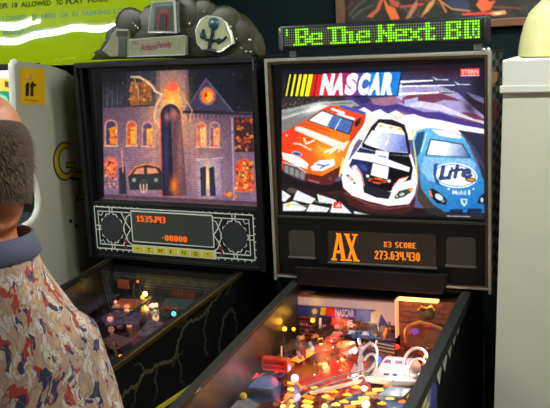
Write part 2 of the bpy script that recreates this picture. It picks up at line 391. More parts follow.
# ------------------------------------------------------------------ white cabinet at the right and the jar on it
M_cream = mat('cream_laminate', (232, 228, 204), .5, var=.04, scale=8)
M_cap = mat('white_cap_paint', (244, 240, 228), .45, var=.03, scale=8)
wc = thing('tall_white_cabinet', 'tall plain cream cabinet with a white overhanging cap right of the race car pinball machine', 'cabinet', (1.25, -.05, 0))
bd_ = MB(); R = [[(.776, -.287, 1.711), (1.80, -.287, 1.711), (1.80, .30, 1.711), (.776, .30, 1.711)], [(.732, -.287, .06), (1.80, -.287, .06), (1.80, .30, .06), (.732, .30, .06)]]
bd_.loft(R[::-1]); bd_.build('body', M_cream, wc)
MB().box(.76, 1.78, -.27, .28, 0, .06).build('plinth', mat('grey_plinth', (90, 88, 80), .6), wc)
MB().box(.776, 1.82, -.298, .31, 1.729, 1.793, .003).build('cap', M_cap, wc)
MB().box(.7705, 1.825, -.304, .315, 1.711, 1.7295, .003).build('cap_molding', M_cap, wc)
jar = thing('lidded_jar', 'large pale yellow lidded jar standing on the white cabinet', 'jar', (.922, -.12, 1.793))
MB().lathe([(.0, 0), (.122, 0), (.130, .004), (.1295, .02), (.1245, .05), (.116, .084), (.103, .115), (.089, .130), (.079, .139), (.071, .147), (.066, .155), (.066, .20)], (.922, -.12, 1.793), 48).build('body', mat('pale_yellow_ceramic', (226, 220, 160), .28, var=.12, scale=14, sss=.15), jar, True)
MB().lathe([(.0, .20), (.082, .20), (.086, .205), (.086, .225), (.07, .235), (.02, .24), (.02, .26), (.0, .262)], (.922, -.12, 1.793), 40).build('lid', mat('brown_lid', (96, 60, 40), .5), jar, True)

# ------------------------------------------------------------------ scrolling message board on top of the right backbox
ls = thing('message_board', 'black scrolling message board with bright green letters on the right pinball machine', 'message board', (.37, .03, 1.811))
def rrect(x0, x1, z0, z1, r, n=5):
    out = []
    for cx, cz, a0 in ((x1-r, z1-r, 0), (x0+r, z1-r, 90), (x0+r, z0+r, 180), (x1-r, z0+r, 270)):
        for k in range(n+1):
            a = math.radians(a0+90*k/n); out.append((cx+r*math.cos(a), cz+r*math.sin(a)))
    return out
LZ0, LZ1 = 1.831, 1.908
MB().prism(rrect(.050, .689, LZ0, LZ1, .010), 'y', .004, .066, .002).build('housing', M_satin, ls, True)
MB().prism(rrect(.0515, .064, LZ0+.004, LZ1-.004, .005), 'y', -.002, .006, .0015).build('end_cap', mat('grey_end_cap', (104, 110, 112), .25, .4), ls, True)
MB().prism(rrect(.675, .688, LZ0+.004, LZ1-.004, .005), 'y', -.002, .006, .0015).build('end_cap', M_satin, ls, True)
for x in (.09, .66):
    MB().box(x-.012, x+.012, .012, .045, 1.811, LZ0+.002, .002).build('mounting_foot', M_steel, ls)
MB().box(.066, .672, .001, .0045, 1.842, 1.902).build('display_window', mat('smoked_display_window', (40, 46, 40), .25), ls)
G = {"'": ['X', 'X', 'X', '', '', '', ''],
 'B': ['.######.', '.##..##.', '.##..##.', '.#####..', '.##..##.', '.##..##.', '######..'],
 'e': ['', '', '.#####', '##..##', '######', '##....', '.#####'],
 'T': ['######.', '..##...', '..##...', '..##...', '..##...', '..##...', '.####..'],
 'h': ['.##....', '.##....', '.#####.', '.##.##.', '.##.##.', '.##.##.', '###.###'],
 'N': ['.##..###', '.##..##.', '.###.##.', '.######.', '.##.###.', '.##..##.', '###..##.'],
 'x': ['', '', '##..##', '.####.', '..##..', '.####.', '##..##'],
 't': ['.##...', '.##...', '#####.', '.##...', '.##...', '.##.#.', '.####.'],
 '0': ['######', '##.###', '##.#.#', '##.###', '##.#.#', '##.#.#', '###.##']}
off = MB(); pt = .00752; M_led = mat('lit_green_dots', (60, 120, 10), .5, emit=(140, 240, 10), strength=1.1, var=0)
def led(b, c, r, hw):
    x, z = .0675+(c+.5)*pt, 1.8985-(r+.5)*pt
    b.face([(x+hw*math.cos(a), -.0002, z+hw*math.sin(a)) for a in (math.pi/4*k+.39 for k in range(8))])
lit = set()
for ch, c0 in [("'", 1), ('B', 4), ('e', 11), ('T', 19), ('h', 24), ('e', 31), ('N', 39), ('e', 46), ('x', 52), ('t', 58), ('B', 66), ('0', 74)]:
    b = MB()
    for r, row in enumerate(G[ch]):
        for c, k in enumerate(row):
            if k in '#X' and (c0+c, r) not in lit: lit.add((c0+c, r)); led(b, c0+c, r, .0034)
    b.build('lit_letter', M_led, ls)
for c in range(80):
    for r in range(7):
        if (c, r) not in lit: led(off, c, r, .0029)
off.build('unlit_dots', mat('unlit_dots', (98, 104, 92), .5), ls)
# ------------------------------------------------------------------ race car pinball machine (own frame = place)
nm = thing('pinball_machine', 'pinball machine with three race cars on its bright backglass and a brightly lit playfield', 'pinball machine', (.35, -.40, 0))
# backbox: shell open in front, chrome frame, translucent backglass, speaker panel
b = MB()
for x0, x1, z0, z1, y0 in ((.004, .022, 1.10, 1.806, .012), (.678, .696, 1.10, 1.806, .012), (.022, .678, 1.788, 1.806, .012), (.022, .678, 1.10, 1.125, .012), (.022, .678, 1.125, 1.788, .24)):
    b.box(x0, x1, y0, .262, z0, z1)
backbox = b.build('backbox', M_black, nm)
M_brz = mat('aged_frame_brown', (84, 64, 48), .35, .4, var=.2)
fr = MB()
for x0, x1 in ((0, .0085), (.6915, .70)): fr.box(x0, x1, -.008, .02, 1.093, 1.8096, .002)
for x0, x1 in ((.0085, .0095), (.6905, .6915)): pass
fr.box(.0085, .6915, -.006, .02, 1.799, 1.8096, .002)
fr.box(.0085, .6915, -.006, .02, 1.104, 1.111, .0015)
bf = fr.build('backbox_frame', M_chrome, nm)
fr = MB()
for x0, x1 in ((.0088, .0175), (.6825, .6912)): fr.box(x0, x1, -.004, .02, 1.111, 1.799, .002)
fr.box(.0175, .6825, -.004, .02, 1.7905, 1.799, .002); fr.box(.0175, .6825, -.004, .02, 1.1110, 1.1150, .001)
fr.build('inner_trim', M_brz, bf)
for p, r in (((.681, -.004, 1.8125), .006), ((.692, .004, 1.8135), .006)): MB().ball(p, r).build('frame_latch', M_chrome, bf, True)

# --- backglass art
A = Art(268, 50, 490, 228, 4, (10, 9, 12))
A.poly([(281, 70), (484.5, 62), (484.5, 219), (281, 210.5)], grad((38, 34, 54), (86, 84, 130), (380, 66), (380, 108)))
A.poly([(281, 70), (330, 68), (330, 100), (281, 112)], (30, 28, 40))
A.poly([(281, 68), (484, 60), (484, 69), (281, 76)], (20, 18, 30), .8)
# sky waves right
A.poly([(398, 76), (484, 70), (484, 120), (398, 112)], (58, 54, 92))
A.soft(450, 72, 26, 5, (52, 24, 34), .8); A.soft(480, 100, 8, 26, (30, 24, 40), .9)
A.poly([(398, 88), (440, 86), (458, 93), (470, 104), (484, 116), (484, 122), (440, 118), (398, 112)], (158, 148, 196))
A.poly([(398, 101), (410, 94), (426, 91), (440, 93), (452, 97), (462, 101), (444, 100), (430, 104), (420, 108), (408, 105)], (112, 56, 78))
A.poly([(452, 115), (464, 112), (476, 114), (484, 119), (484, 124), (466, 121)], (122, 62, 80)); A.poly([(464, 92), (484, 108), (484, 114), (470, 104)], (44, 32, 48)); A.poly([(466, 92), (484, 98), (484, 104), (474, 99)], (110, 106, 140))
A.poly([(370, 99), (396, 96), (404, 100), (392, 106), (376, 107)], (150, 106, 132)); A.poly([(396, 84), (402, 84), (402, 100), (396, 97)], (180, 190, 226)); A.poly([(404, 100), (418, 97), (418, 104), (406, 107)], (168, 168, 214))
for x1, y, wd in ((433, 79.8, 2.2), (455, 84.6, 1.6), (439, 91.8, 2.4)):
    A.poly([(398, y+.9), (x1, y-.4+.4), (x1, y+wd*.6), (398, y+wd+1.4)], (244, 242, 252))
    A.poly([(x1-1, y-3), (x1+2, y-2.4), (x1+3, y-.8), (x1+14, y-1.2), (x1+19, y+.2), (x1+12, y+1.6), (x1+3, y+1.6)], (62, 66, 72)); A.line([(x1+2, y-.3), (x1+15, y)], .9, (214, 218, 222)); A.line([(x1, y-2.6), (x1+4, y-.6)], .8, (200, 206, 214))
A.soft(484, 78, 12, 14, (24, 20, 34), .9); A.soft(470, 108, 5, 9, (40, 28, 46), .8, -35)
# mountains and dust
A.poly([(330, 97), (346, 96), (360, 99), (372, 104), (384, 106), (398, 104), (412, 108), (424, 112), (440, 112), (452, 116), (470, 122), (484, 126), (484, 140), (340, 130)], (66, 54, 128))
A.poly([(404, 106), (420, 101), (440, 104), (456, 111), (474, 119), (484, 121), (484, 124), (460, 117), (440, 111), (420, 108)], (206, 200, 230))
A.poly([(352, 97), (366, 96), (372, 101), (362, 104)], (44, 40, 92))
A.poly([(340, 108), (350, 106), (358, 110), (364, 107), (372, 112), (380, 109), (388, 114), (396, 110), (404, 115), (414, 114), (426, 118), (440, 120), (462, 125), (484, 129), (484, 140), (466, 140), (440, 132), (410, 140), (360, 140), (346, 124)], (248, 234, 236))
A.soft(360, 124, 12, 10, (250, 190, 150), .9); A.soft(398, 116, 8, 4, (236, 206, 180), .8)
A.poly([(458, 130), (484, 134), (484, 184), (478, 160), (468, 140)], (42, 42, 66)); A.line([(462, 134), (474, 148), (484, 168)], 2, (70, 66, 92))
# grandstand and track left
A.poly([(281, 98), (345, 92), (345, 106), (308, 118), (281, 132)], (44, 42, 44)); A.specks((281, 99, 335, 114), 120, .9, [(120, 110, 100), (70, 66, 70), (160, 90, 80), (96, 100, 110)])
A.poly([(281, 110), (320, 102), (352, 100), (360, 106), (326, 108), (300, 117), (281, 124)], (150, 150, 148)); A.line([(281, 115), (322, 104.5), (352, 103)], 1, (90, 100, 90)); A.line([(281, 119), (300, 113), (330, 106)], .8, (220, 220, 224))
A.poly([(281, 121), (300, 114), (326, 107), (346, 105), (330, 116), (300, 124), (281, 134)], (120, 118, 116)); A.soft(316, 108, 12, 4, (252, 250, 252), 1., -20)
# checkered floor
A.poly([(281, 168), (345, 184), (352, 200), (420, 208), (484, 212), (484, 219), (281, 211)], (28, 24, 26)); A.soft(330, 190, 26, 6, (70, 34, 34), .8)
for p in ([(282, 190), (291, 196), (285, 202), (282, 201)], [(297, 190), (316, 199), (311, 204), (293, 200)], [(317, 194), (336, 200), (337, 204), (319, 203)], [(283, 204), (294, 201), (307, 208), (304, 211), (283, 211)], [(310, 204), (330, 208), (327, 212), (306, 211.5)], [(333, 202), (340, 202), (352, 213.5), (330, 212.5)], [(354, 211), (371, 215), (354, 214)]): A.poly(p, (226, 226, 230))
A.ell(292, 190.5, 5, 2.6, (84, 70, 62), 10); A.poly([(286, 205.5), (289, 202), (291, 205), (288, 207.5)], (250, 196, 30)); A.poly([(334, 202), (341, 201.5), (342, 208.5), (333, 208)], (226, 44, 38)); A.poly([(335, 207), (339, 203), (341, 207)], (250, 200, 190)); A.line([(293, 204.5), (308, 206)], .8, (150, 150, 90)); A.line([(313, 201), (325, 203)], .8, (150, 150, 120))
# orange car
OR = grad((226, 56, 20), (250, 120, 34), (286, 150), (330, 158))
A.poly([(281.5, 133), (295, 126), (308, 119), (322, 109), (330, 105.5), (342, 106), (357, 110), (366, 115), (363, 128), (354, 147), (344, 163), (339, 174), (333, 184), (316, 185), (300, 178), (281.5, 170)], OR)
A.poly([(281.5, 133), (295, 126), (305, 130), (286, 146), (281.5, 152)], (226, 60, 30)); A.soft(326, 153, 13, 6, (255, 190, 60), .85, 30); A.poly([(354, 116), (366, 115), (363, 128), (352, 149), (349, 140)], (200, 60, 26)); A.ell(358, 121, 2.4, 6, (60, 24, 20), 20)
A.poly([(322, 110), (330, 105.5), (346, 107), (364, 114), (356, 121), (340, 116)], (230, 70, 40)); A.line([(332, 109), (344, 113), (338, 114), (354, 119)], 2.4, (250, 236, 232))
A.poly([(340, 105), (353, 107.5), (366, 112.5), (365, 115), (350, 110.5), (340, 107.4)], (66, 82, 170))
A.poly([(307, 120.5), (321.5, 110), (354, 121), (349.5, 135)], (34, 44, 60)); A.poly([(308.8, 120.3), (322, 111.2), (339, 117), (330, 127.5)], (238, 246, 250)); A.poly([(327, 126), (333, 115.2), (352.6, 121.8), (348.6, 133.4)], (74, 104, 170)); A.line([(341, 118.5), (335, 129.5)], 1, (226, 236, 250)); A.line([(317, 127), (330, 131.6)], 1, (210, 44, 20))
A.poly([(296, 126.5), (302, 127), (344, 143), (350, 140), (343, 151), (338, 149), (294.5, 130)], (255, 226, 214))
A.line([(304, 138), (306, 144), (314, 140.5)], 1.6, (255, 228, 206)); A.line([(294, 143.5), (300, 144), (311, 150)], 1.4, (255, 222, 206)); A.line([(325, 152), (334, 148), (330, 153), (340, 146)], 1.8, (255, 236, 210)); A.line([(338, 152), (346, 143)], 1.4, (255, 224, 190)); A.ell(286.5, 135.5, 1.1, 1.1, (220, 190, 170))
A.ell(297, 153.8, 5.2, 2.2, (226, 232, 244), 14); A.ell(297, 153.8, 4.5, 1.6, (40, 74, 160), 14)
A.poly([(282, 152.5), (290, 154), (302, 158.5), (308.5, 164), (307, 169), (296, 165.5), (283, 159)], (252, 250, 252)); A.poly([(283, 162), (298, 166.5), (306, 173), (304, 183.5), (290, 178), (283, 171)], (74, 70, 72))
for k in range(4): A.poly([(284.5+k*5.4, 165+k*2.1), (288.6+k*5.4, 166.2+k*2.1), (288.6+k*5.2, 173.8+k*2.1), (284.5+k*5.2, 172+k*2.1)], (132, 128, 128))
A.line([(283, 162.5), (297, 166.4), (306, 172.6)], 1.2, (196, 194, 196))
A.poly([(306, 173), (322, 176), (341, 166), (339, 175), (333, 184), (316, 185.5), (304, 182)], (92, 32, 30)); A.poly([(308, 179), (320, 182), (319, 183.5), (308, 180.5)], (150, 90, 110))
A.poly([(310.5, 167), (319, 160.5), (334, 159), (335, 165), (323, 171), (312, 170.5)], (244, 244, 250)); A.line([(317, 164.5), (325, 166), (320, 168.5), (329, 164)], 1.2, (56, 74, 110)); A.ell(330, 178.5, 1.8, 1.8, (70, 80, 60)); A.poly([(282, 172), (300, 180), (330, 186.5), (344, 178), (343, 190), (318, 193), (282, 182)], (26, 18, 22), .85)
# white and black car
A.line([(368, 122), (352, 145), (342, 172)], 4, (250, 240, 246)); A.line([(343, 158), (339.5, 176)], 1.6, (226, 220, 90)); A.line([(412, 130), (416, 160), (418, 192)], 1.6, (220, 210, 110))
A.poly([(379, 119.5), (392, 120), (404, 124.5), (407.5, 136), (411.5, 154), (415.5, 168), (417, 182), (415, 194), (409, 204), (388, 206), (368, 201), (352, 195.5), (343.5, 188), (341.5, 178), (346, 164), (357, 150), (362, 142), (370, 127)], (252, 246, 250))
A.poly([(379, 119), (392, 119.6), (404.5, 124.6), (408, 136), (411, 154), (408, 155), (404.6, 134), (401, 127.5), (380, 122.5), (366, 144), (361.5, 145), (371, 127)], (28, 28, 38))
A.poly([(378.6, 123), (401, 127.6), (405, 134), (374.5, 129.5)], (248, 244, 244))
for cx, cy in ((381, 126), (391, 127.6), (399.5, 129.2)): A.ell(cx, cy, 2, 1.2, (250, 180, 40), 8)
A.poly([(372.2, 130.2), (404.4, 135), (408, 152.4), (386, 151), (363.8, 143.2)], grad((238, 244, 255), (94, 110, 190), (376, 138), (406, 148))); A.line([(386, 145), (389, 136)], 1.4, (250, 250, 255)); A.poly([(363.5, 143.8), (386, 151.4), (408, 153), (409.5, 156), (386, 154.4), (361, 147)], (22, 24, 40))
A.poly([(360, 147.5), (386, 154.5), (409.5, 156.5), (413, 168), (411, 180), (400, 183), (392, 191.5), (364, 187.5), (360.5, 178), (349, 166), (353, 157)], grad((36, 42, 92), (14, 14, 20), (360, 160), (384, 168)))
A.poly([(356, 152), (374, 154), (410, 167.5), (409, 172), (374, 162.5), (352, 158.5)], (246, 242, 252)); A.poly([(376, 150), (389, 152), (388, 162), (374, 160)], (240, 240, 250)); A.poly([(373, 163), (389, 167), (387.5, 179.5), (370.5, 175)], (246, 242, 250)); A.line([(378, 156), (386, 157)], 1.4, (120, 140, 200))
A.soft(364, 168, 5, 3, (70, 90, 170), .8, 30)
A.poly([(351, 166), (356, 165), (362, 174), (365, 187), (358, 184), (356, 175)], (252, 236, 240)); A.line([(351, 166.5), (355.5, 166), (361, 174), (364, 186)], .8, (230, 70, 30)); A.poly([(401, 178), (409, 176), (406, 180), (400, 184), (396, 193), (390.5, 193), (394, 184)], (252, 236, 240)); A.line([(407, 177), (399, 179), (393.5, 186)], .8, (230, 70, 30))
A.poly([(363, 186), (378, 187.5), (391.5, 192.5), (388.5, 199), (376, 197.5), (364, 192.5)], (32, 32, 40))
A.poly([(369, 178.2), (374.6, 178.4), (375.4, 177), (382, 178.2), (382.4, 179.6), (387, 180.4), (385.6, 183), (380.6, 183), (379.8, 184.4), (373, 183.2), (372.8, 181.6), (368, 181)], (226, 84, 30)); A.poly([(371, 179), (376, 179.2), (381, 180.4), (385, 181.2), (384, 182.2), (379, 182.2), (373.6, 181.6), (370.6, 180.6)], (70, 24, 16))
A.ell(355, 167.2, 1.7, 1.6, (255, 255, 255)); A.ell(367.6, 176, 1.7, 1.6, (255, 255, 255)); A.ell(389, 181, 1.7, 1.6, (255, 255, 255)); A.ell(404, 179.6, 1.7, 1.6, (255, 255, 255))
A.ell(350.5, 178.5, 4.6, 2.4, (214, 206, 206), 45); A.ell(347.8, 175.6, 1.6, 1.2, (90, 104, 130)); A.ell(352.4, 179.6, 1.6, 1.4, (244, 150, 70)); A.ell(354.6, 183, 1.4, 1.2, (80, 96, 120))
A.poly([(394, 197), (399, 191), (413, 187.5), (411.5, 192), (404, 197), (396, 199)], (60, 64, 60)); A.ell(402, 194.4, 2.6, 1.6, (190, 200, 196), -20); A.ell(411, 190, 2, 1.6, (244, 150, 60)); A.ell(397, 196.4, 1.4, 1.2, (180, 190, 190))
A.poly([(342.5, 187), (352, 195.5), (368, 201.5), (388, 206.4), (409, 204.4), (416, 196), (414, 208), (404, 215), (372, 213), (350, 206), (343, 196)], (62, 30, 32)); A.line([(345, 193), (368, 204), (390, 208.5), (410, 206)], 1.4, (120, 60, 60)); A.line([(366, 206), (386, 209)], 2.6, (84, 44, 44)); A.soft(380, 216, 26, 3, (26, 22, 28), .9)
# light blue car
A.poly([(416.5, 131), (424, 128.5), (432, 128), (452, 131), (462, 135.5), (468, 144), (476, 162), (484.5, 182), (484.5, 213), (444, 212), (430, 202), (421.5, 189), (420, 172), (417, 158), (413, 141)], grad((96, 178, 224), (30, 112, 184), (430, 140), (452, 212)))
A.poly([(431, 129.5), (452, 131), (461.5, 136.5), (460, 139), (440, 136)], (236, 226, 236)); A.poly([(417.5, 133), (425, 131), (420.5, 152), (416.5, 158), (414.5, 142)], (36, 74, 116)); A.line([(427, 133), (421, 152)], 1.2, (190, 224, 246))
A.poly([(430, 138.8), (462.6, 143.6), (471, 157.8), (425.4, 155.2)], (30, 46, 70)); A.poly([(431, 140), (449, 142.6), (446, 156), (427, 154.6)], (244, 250, 254)); A.poly([(449, 142.6), (462, 144.6), (469.4, 157), (446, 156)], grad((220, 230, 244), (96, 110, 170), (448, 148), (468, 154)))
A.poly([(424, 157), (470, 159), (476, 164), (474, 176), (468, 186), (446, 186), (428, 180), (420.5, 170)], (184, 214, 240), .55)
A.ell(455, 175.5, 22.5, 12.4, (250, 250, 254), 6); A.ell(455, 175.5, 21, 11, (60, 120, 190), 6, 1., .8); A.poly([(434, 164), (438, 163), (436, 176), (441, 186), (436, 184), (433, 174)], (30, 78, 150))
for pts, wd in (([(443.4, 167), (441, 178.5)], 2.6), ([(440, 178.5), (449.5, 177.6)], 2), ([(450.6, 171.5), (449, 178)], 2.2), ([(457.5, 166), (455, 177)], 2.2), ([(452.5, 170.6), (462, 169.6)], 1.5), ([(462.5, 174), (470, 172.4), (468.5, 169.6), (464, 170.4), (462.6, 175.5), (466.5, 177), (471, 175.4)], 1.7)): A.line(pts, wd+1.1, (20, 28, 44)); A.line(pts, wd*.6, (52, 96, 176))
A.ell(451.8, 168.2, 1.2, 1.2, (24, 40, 90)); A.ell(470.5, 179.8, 5.4, 2.2, (50, 36, 30), 6); A.ell(470.5, 179.8, 4.2, 1.3, (216, 140, 50), 6)
A.text('Mobil', [(452.5, 189.8), (466, 190.4), (466, 195), (452.5, 194.4)], (236, 244, 252), .015); A.text('1', [(468.2, 189.8), (470, 189.9), (470, 195), (468.2, 194.9)], (236, 244, 252), .02); A.ell(448.5, 189, 1.4, 1, (240, 246, 252)); A.ell(473.5, 189, 1.2, .9, (240, 246, 252)); A.ell(487, 168, 1, 1, (255, 255, 255))
A.poly([(429, 189.5), (433, 188.5), (441, 193.5), (447, 200), (446, 205), (437, 203), (431, 197)], (24, 30, 40)); A.ell(439, 197, 4.4, 2.8, (206, 222, 230), 35); A.ell(443, 201, 2, 1.6, (120, 130, 130)); A.poly([(428.6, 190), (431, 190), (433, 198), (430, 196)], (240, 130, 50))
A.poly([(477, 203), (480, 196), (484.5, 193), (484.5, 204)], (24, 30, 40)); A.ell(482, 200, 1.6, 2.6, (190, 206, 214)); A.poly([(460.5, 198.5), (467.5, 198.8), (467, 204), (464, 206.5), (461, 203.5)], (190, 220, 240)); A.poly([(462.4, 200), (466, 200.2), (464.4, 204.4)], (40, 100, 170))
A.poly([(450, 209.5), (463, 209), (462.4, 212.6), (449, 212.8)], (20, 40, 76)); A.poly([(468, 208.6), (482, 208.6), (482, 212.6), (467, 212.6)], (20, 40, 76)); A.poly([(420, 190), (432, 204), (446, 213), (484.5, 214), (484.5, 219), (446, 217.6), (428, 214), (418, 200)], (40, 40, 46)); A.line([(447, 216), (470, 216.6)], .9, (170, 180, 180)); A.poly([(418, 178), (422, 190), (436, 208), (424, 208), (417, 196)], (66, 58, 50))
# lettering band
BAND = [(326.5, 73.4), (401, 71.8), (397, 95.4), (322, 96.2)]
def bandcol(X, Y):
    t = np.clip((X-318)/80, 0, 1)[..., None]; return np.where(t < .45, np.array((214, 30, 38), np.float32)*(1-t/.45)+np.array((150, 40, 120), np.float32)*(t/.45), np.array((120, 40, 130), np.float32)*(1-(t-.45)/.2).clip(0, 1)+np.array((30, 118, 206), np.float32)*((t-.45)/.2).clip(0, 1))
A.poly([(288, 73.6), (402, 71.2), (398, 96.2), (284, 97)], (8, 8, 12)); A.poly(BAND, bandcol)
for x, wd, c in ((289.6, 1.5, (250, 236, 30)), (294.4, 2.2, (250, 236, 30)), (299.2, 2.8, (250, 236, 30)), (303.8, 3.6, (250, 236, 30)), (308.8, 4.4, (250, 236, 30)), (313.4, 4.0, (206, 36, 34)), (318., 5.6, (214, 34, 36))):
    A.poly([(x, 74.2), (x+wd, 74.2), (x+wd-4.2, 96.2), (x-4.2, 96.2)], c)
for ch, x0, x1 in (('N', 319.8, 332), ('A', 331.4, 343.6), ('S', 344.2, 356), ('C', 357, 368.2), ('A', 368, 380.4), ('R', 381, 392.8)):
    A.text(ch, [(x0+3.4, 73.6-.02*(x0-323)), (x1+3.4, 73.6-.02*(x1-323)), (x1-.6, 95.2), (x0-.6, 95.2)], (254, 248, 254), .075)
A.poly([(460.4, 68.6), (479.6, 68), (479.6, 76.2), (460.4, 76.4)], (206, 62, 62)); A.text('STERN', [(461.8, 69.9), (478.4, 69.4), (478.4, 73.9), (461.8, 74.2)], (250, 190, 180), .03); A.line([(461.4, 75.6), (479, 75.4)], .8, (250, 226, 220))
A.poly([(268, 50), (281.8, 50), (281.8, 228), (268, 228)], (9, 8, 10)); A.poly([(268, 50), (490, 50), (490, 62.5), (268, 70.6)], (9, 8, 10)); A.poly([(268, 211.6), (490, 219.8), (490, 228), (268, 228)], (9, 8, 10)); A.poly([(484.6, 50), (490, 50), (490, 228), (484.6, 228)], (9, 8, 10))
A.grain(1.6, .06).blur(.28)
print_mesh('backglass', art_mat('backlit_backglass', glow=1.15, rough=.12, base=.2, spec=.4), nm, (.0175, .0125, 1.7905), (.665, 0, 0), (0, 0, -.4885), A,
           [(271.6, 64.7), (485.6, 57.6), (486.0, 224.3), (278.6, 216.7)], 400, 300)
# --- speaker panel with score display
MB().box(.0175, .6825, .0095, .03, 1.115, 1.304).build('speaker_panel_backing', M_black, nm)
sp = MB().prism([(.02, 1.302), (.68, 1.302), (.68, 1.150), (.02, 1.150)], 'y', -.0005, .0095).build('speaker_panel', mat('black_panel', (10, 10, 10), .5, spec=.25), nm)
MB().box(.0178, .6822, -.003, .012, 1.3025, 1.3085, .001).build('glass_channel', mat('grey_channel', (70, 74, 70), .3, .6), nm)
M_grille = mat('speaker_mesh', (54, 52, 47), .6, .2, var=.3, scale=700); M_lip = mat('grey_lip', (98, 98, 94), .3, .3)
for x0 in (.0565, .5675):
    g = MB().prism(rrect(x0, x0+.088, 1.172, 1.262, .012), 'y', -.005, 0., .001).build('speaker_grille', M_grille, sp)
    MB().box(x0-.004, x0+.090, -.010, -.001, 1.1705, 1.1775, .002).build('grille_lip', M_lip, g)
dm = MB().prism(rrect(.190, .536, 1.163, 1.266, .010), 'y', -.003, 0., .0008).build('score_display', mat('dark_brown_display', (50, 43, 38), .4, spec=.25), sp)
MB().box(.188, .538, -.010, -.001, 1.1605, 1.1665, .002).build('display_lip', M_lip, dm)
M_dot = mat('amber_display_dots', (120, 50, 5), .5, emit=(255, 140, 16), strength=1.1, var=0)
t = MB(); yy = -.0038
def seg(pts, w): t.ribbon([(x, yy, z) for x, z in pts], w, (0, 1, 0))
seg([(.207, 1.172), (.226, 1.258)], .009); seg([(.228, 1.258), (.241, 1.172)], .013); seg([(.212, 1.199), (.238, 1.199)], .009)
seg([(.199, 1.1735), (.218, 1.1735)], .006); seg([(.230, 1.1735), (.250, 1.1735)], .006); seg([(.218, 1.257), (.232, 1.257)], .005)
seg([(.254, 1.255), (.281, 1.1745)], .012); seg([(.281, 1.255), (.257, 1.1745)], .007)
for x in (.2535, .2795): seg([(x-.009, 1.2565), (x+.010, 1.2565)], .0055)
for x in (.258, .283): seg([(x-.010, 1.1735), (x+.010, 1.1735)], .006)
t.build('lit_initials', M_dot, dm); t = MB()
t.dots('#3 SCORE', .372, 1.2215, .00228, yy, 1, .9, .0026)
t.build('lit_caption', M_dot, dm); t = MB()
t.dots('273,634,430', .343, 1.182, .00242, yy, 1, .95, .0039)
t.build('lit_score', M_dot, dm)
# hump below the panel, standing on the cabinet
MB().prism([(.078, 1.148), (.574, 1.148), (.562, 1.088), (.092, 1.088)], 'y', -.026, .03, .003).build('backbox_pedestal', mat('plum_black_panel', (15, 11, 13), .5, spec=.2), nm)
for x0, x1 in ((.574, .68), (.02, .078)): MB().box(x0, x1, .004, .03, 1.112, 1.15).build('lower_filler', M_black, nm)
# checker side art of the backbox
s_ = MB()
for k in range(36):
    for j in range(3):
        if (k+j) % 2 == 0:
            y0, z1 = .03+j*.07, 1.80-k*.0195; s_.face([(.6968, y0, z1), (.6968, y0+.07, z1), (.6968, y0+.07, z1-.0195), (.6968, y0, z1-.0195)])
s_.build('side_checkers', mat('grey_checker_print', (88, 90, 84), .4), backbox)
MB().box(.6965, .6975, .03, .13, 1.715, 1.745).build('side_label', mat('ochre_label', (156, 112, 40), .5), backbox)
MB().box(.6965, .6976, .05, .12, 1.60, 1.66).build('side_patch', mat('red_patch', (120, 40, 36), .5), backbox)

# --- cabinet and legs
GZ = lambda y: 1.0947+.1105*y          # rail top height
def cabinet(parent, xc, mw, yf, zb0, zb1):
    """open-topped box: two sides following the glass slope, front, back and floor"""
    x0, x1 = xc-mw, xc+mw; b = MB(); tk = .018
    side = [(.262, GZ(.02)-.004), (.0, GZ(0)-.004), (yf, GZ(yf)-.004), (yf, zb1), (.262, zb0)]
    for a in (x0, x1-tk): b.prism(side, 'x', a, a+tk)
    b.box(x0+tk, x1-tk, yf, yf+tk, zb1, GZ(yf)-.006); b.box(x0+tk, x1-tk, .245, .262, zb0, 1.088); b.box(x0+tk, x1-tk, .03, .262, 1.08, 1.088)
    b.box(x0+tk, x1-tk, yf+tk, .245, zb0+.01, zb0+.02)
    c = b.build('cabinet', M_black, parent)
    for sx in (-1, 1):
        for y in (yf+.01, .25):
            xx = xc+sx*(mw+.004); l = MB(); zt = .80 if y < 0 else .86
            l.prism([(xx, y-.018), (xx-sx*.036, y-.018), (xx-sx*.036, y-.022), (xx+sx*.004, y-.022), (xx+sx*.004, y+.018), (xx, y+.018)] if y < 0 else [(xx, y+.018), (xx-sx*.036, y+.018), (xx-sx*.036, y+.022), (xx+sx*.004, y+.022), (xx+sx*.004, y-.018), (xx, y-.018)], 'z', .03, zt)
            o = l.build('leg', M_steel, parent); MB().lathe([(0, 0), (.022, 0), (.022, .012), (.008, .018), (.008, .04), (0, .04)], (xx-sx*.012, y, 0), 14).build('leveler_foot', M_steel, o, True)
    return c
cb = cabinet(nm, .35, .281, -1.07, .56, .58)
for sx in (-1, 1):
    xo = .35+sx*.290; xi = xo-sx*.029; r = MB()
    R = [[(min(xo, xi), y, GZ(y)-.004), (max(xo, xi), y, GZ(y)-.004), (max(xo, xi), y, GZ(y)), (min(xo, xi), y, GZ(y))] for y in (-1.09, .004)]
    r.loft(R); xs = xo-sx*.003
    r.loft([[(min(xo, xs), y, GZ(y)-.030), (max(xo, xs), y, GZ(y)-.030), (max(xo, xs), y, GZ(y)-.002), (min(xo, xs), y, GZ(y)-.002)] for y in (-1.09, .004)])
    r.build('side_rail', M_rail, nm)
MB().box(.06, .64, -1.115, -1.05, GZ(-1.07)-.05, GZ(-1.07)+.006, .008).build('lockdown_bar', M_rail, nm)
g = MB(); g.loft([[(.088, y, GZ(y)-.010), (.612, y, GZ(y)-.010), (.612, y, GZ(y)-.005), (.088, y, GZ(y)-.005)] for y in (-1.05, -.004)]); g.build('playfield_glass', M_glass, nm)
cd = MB().box(.21, .49, -1.078, -1.07, .62, .90, .003).build('coin_door', M_satin, nm)
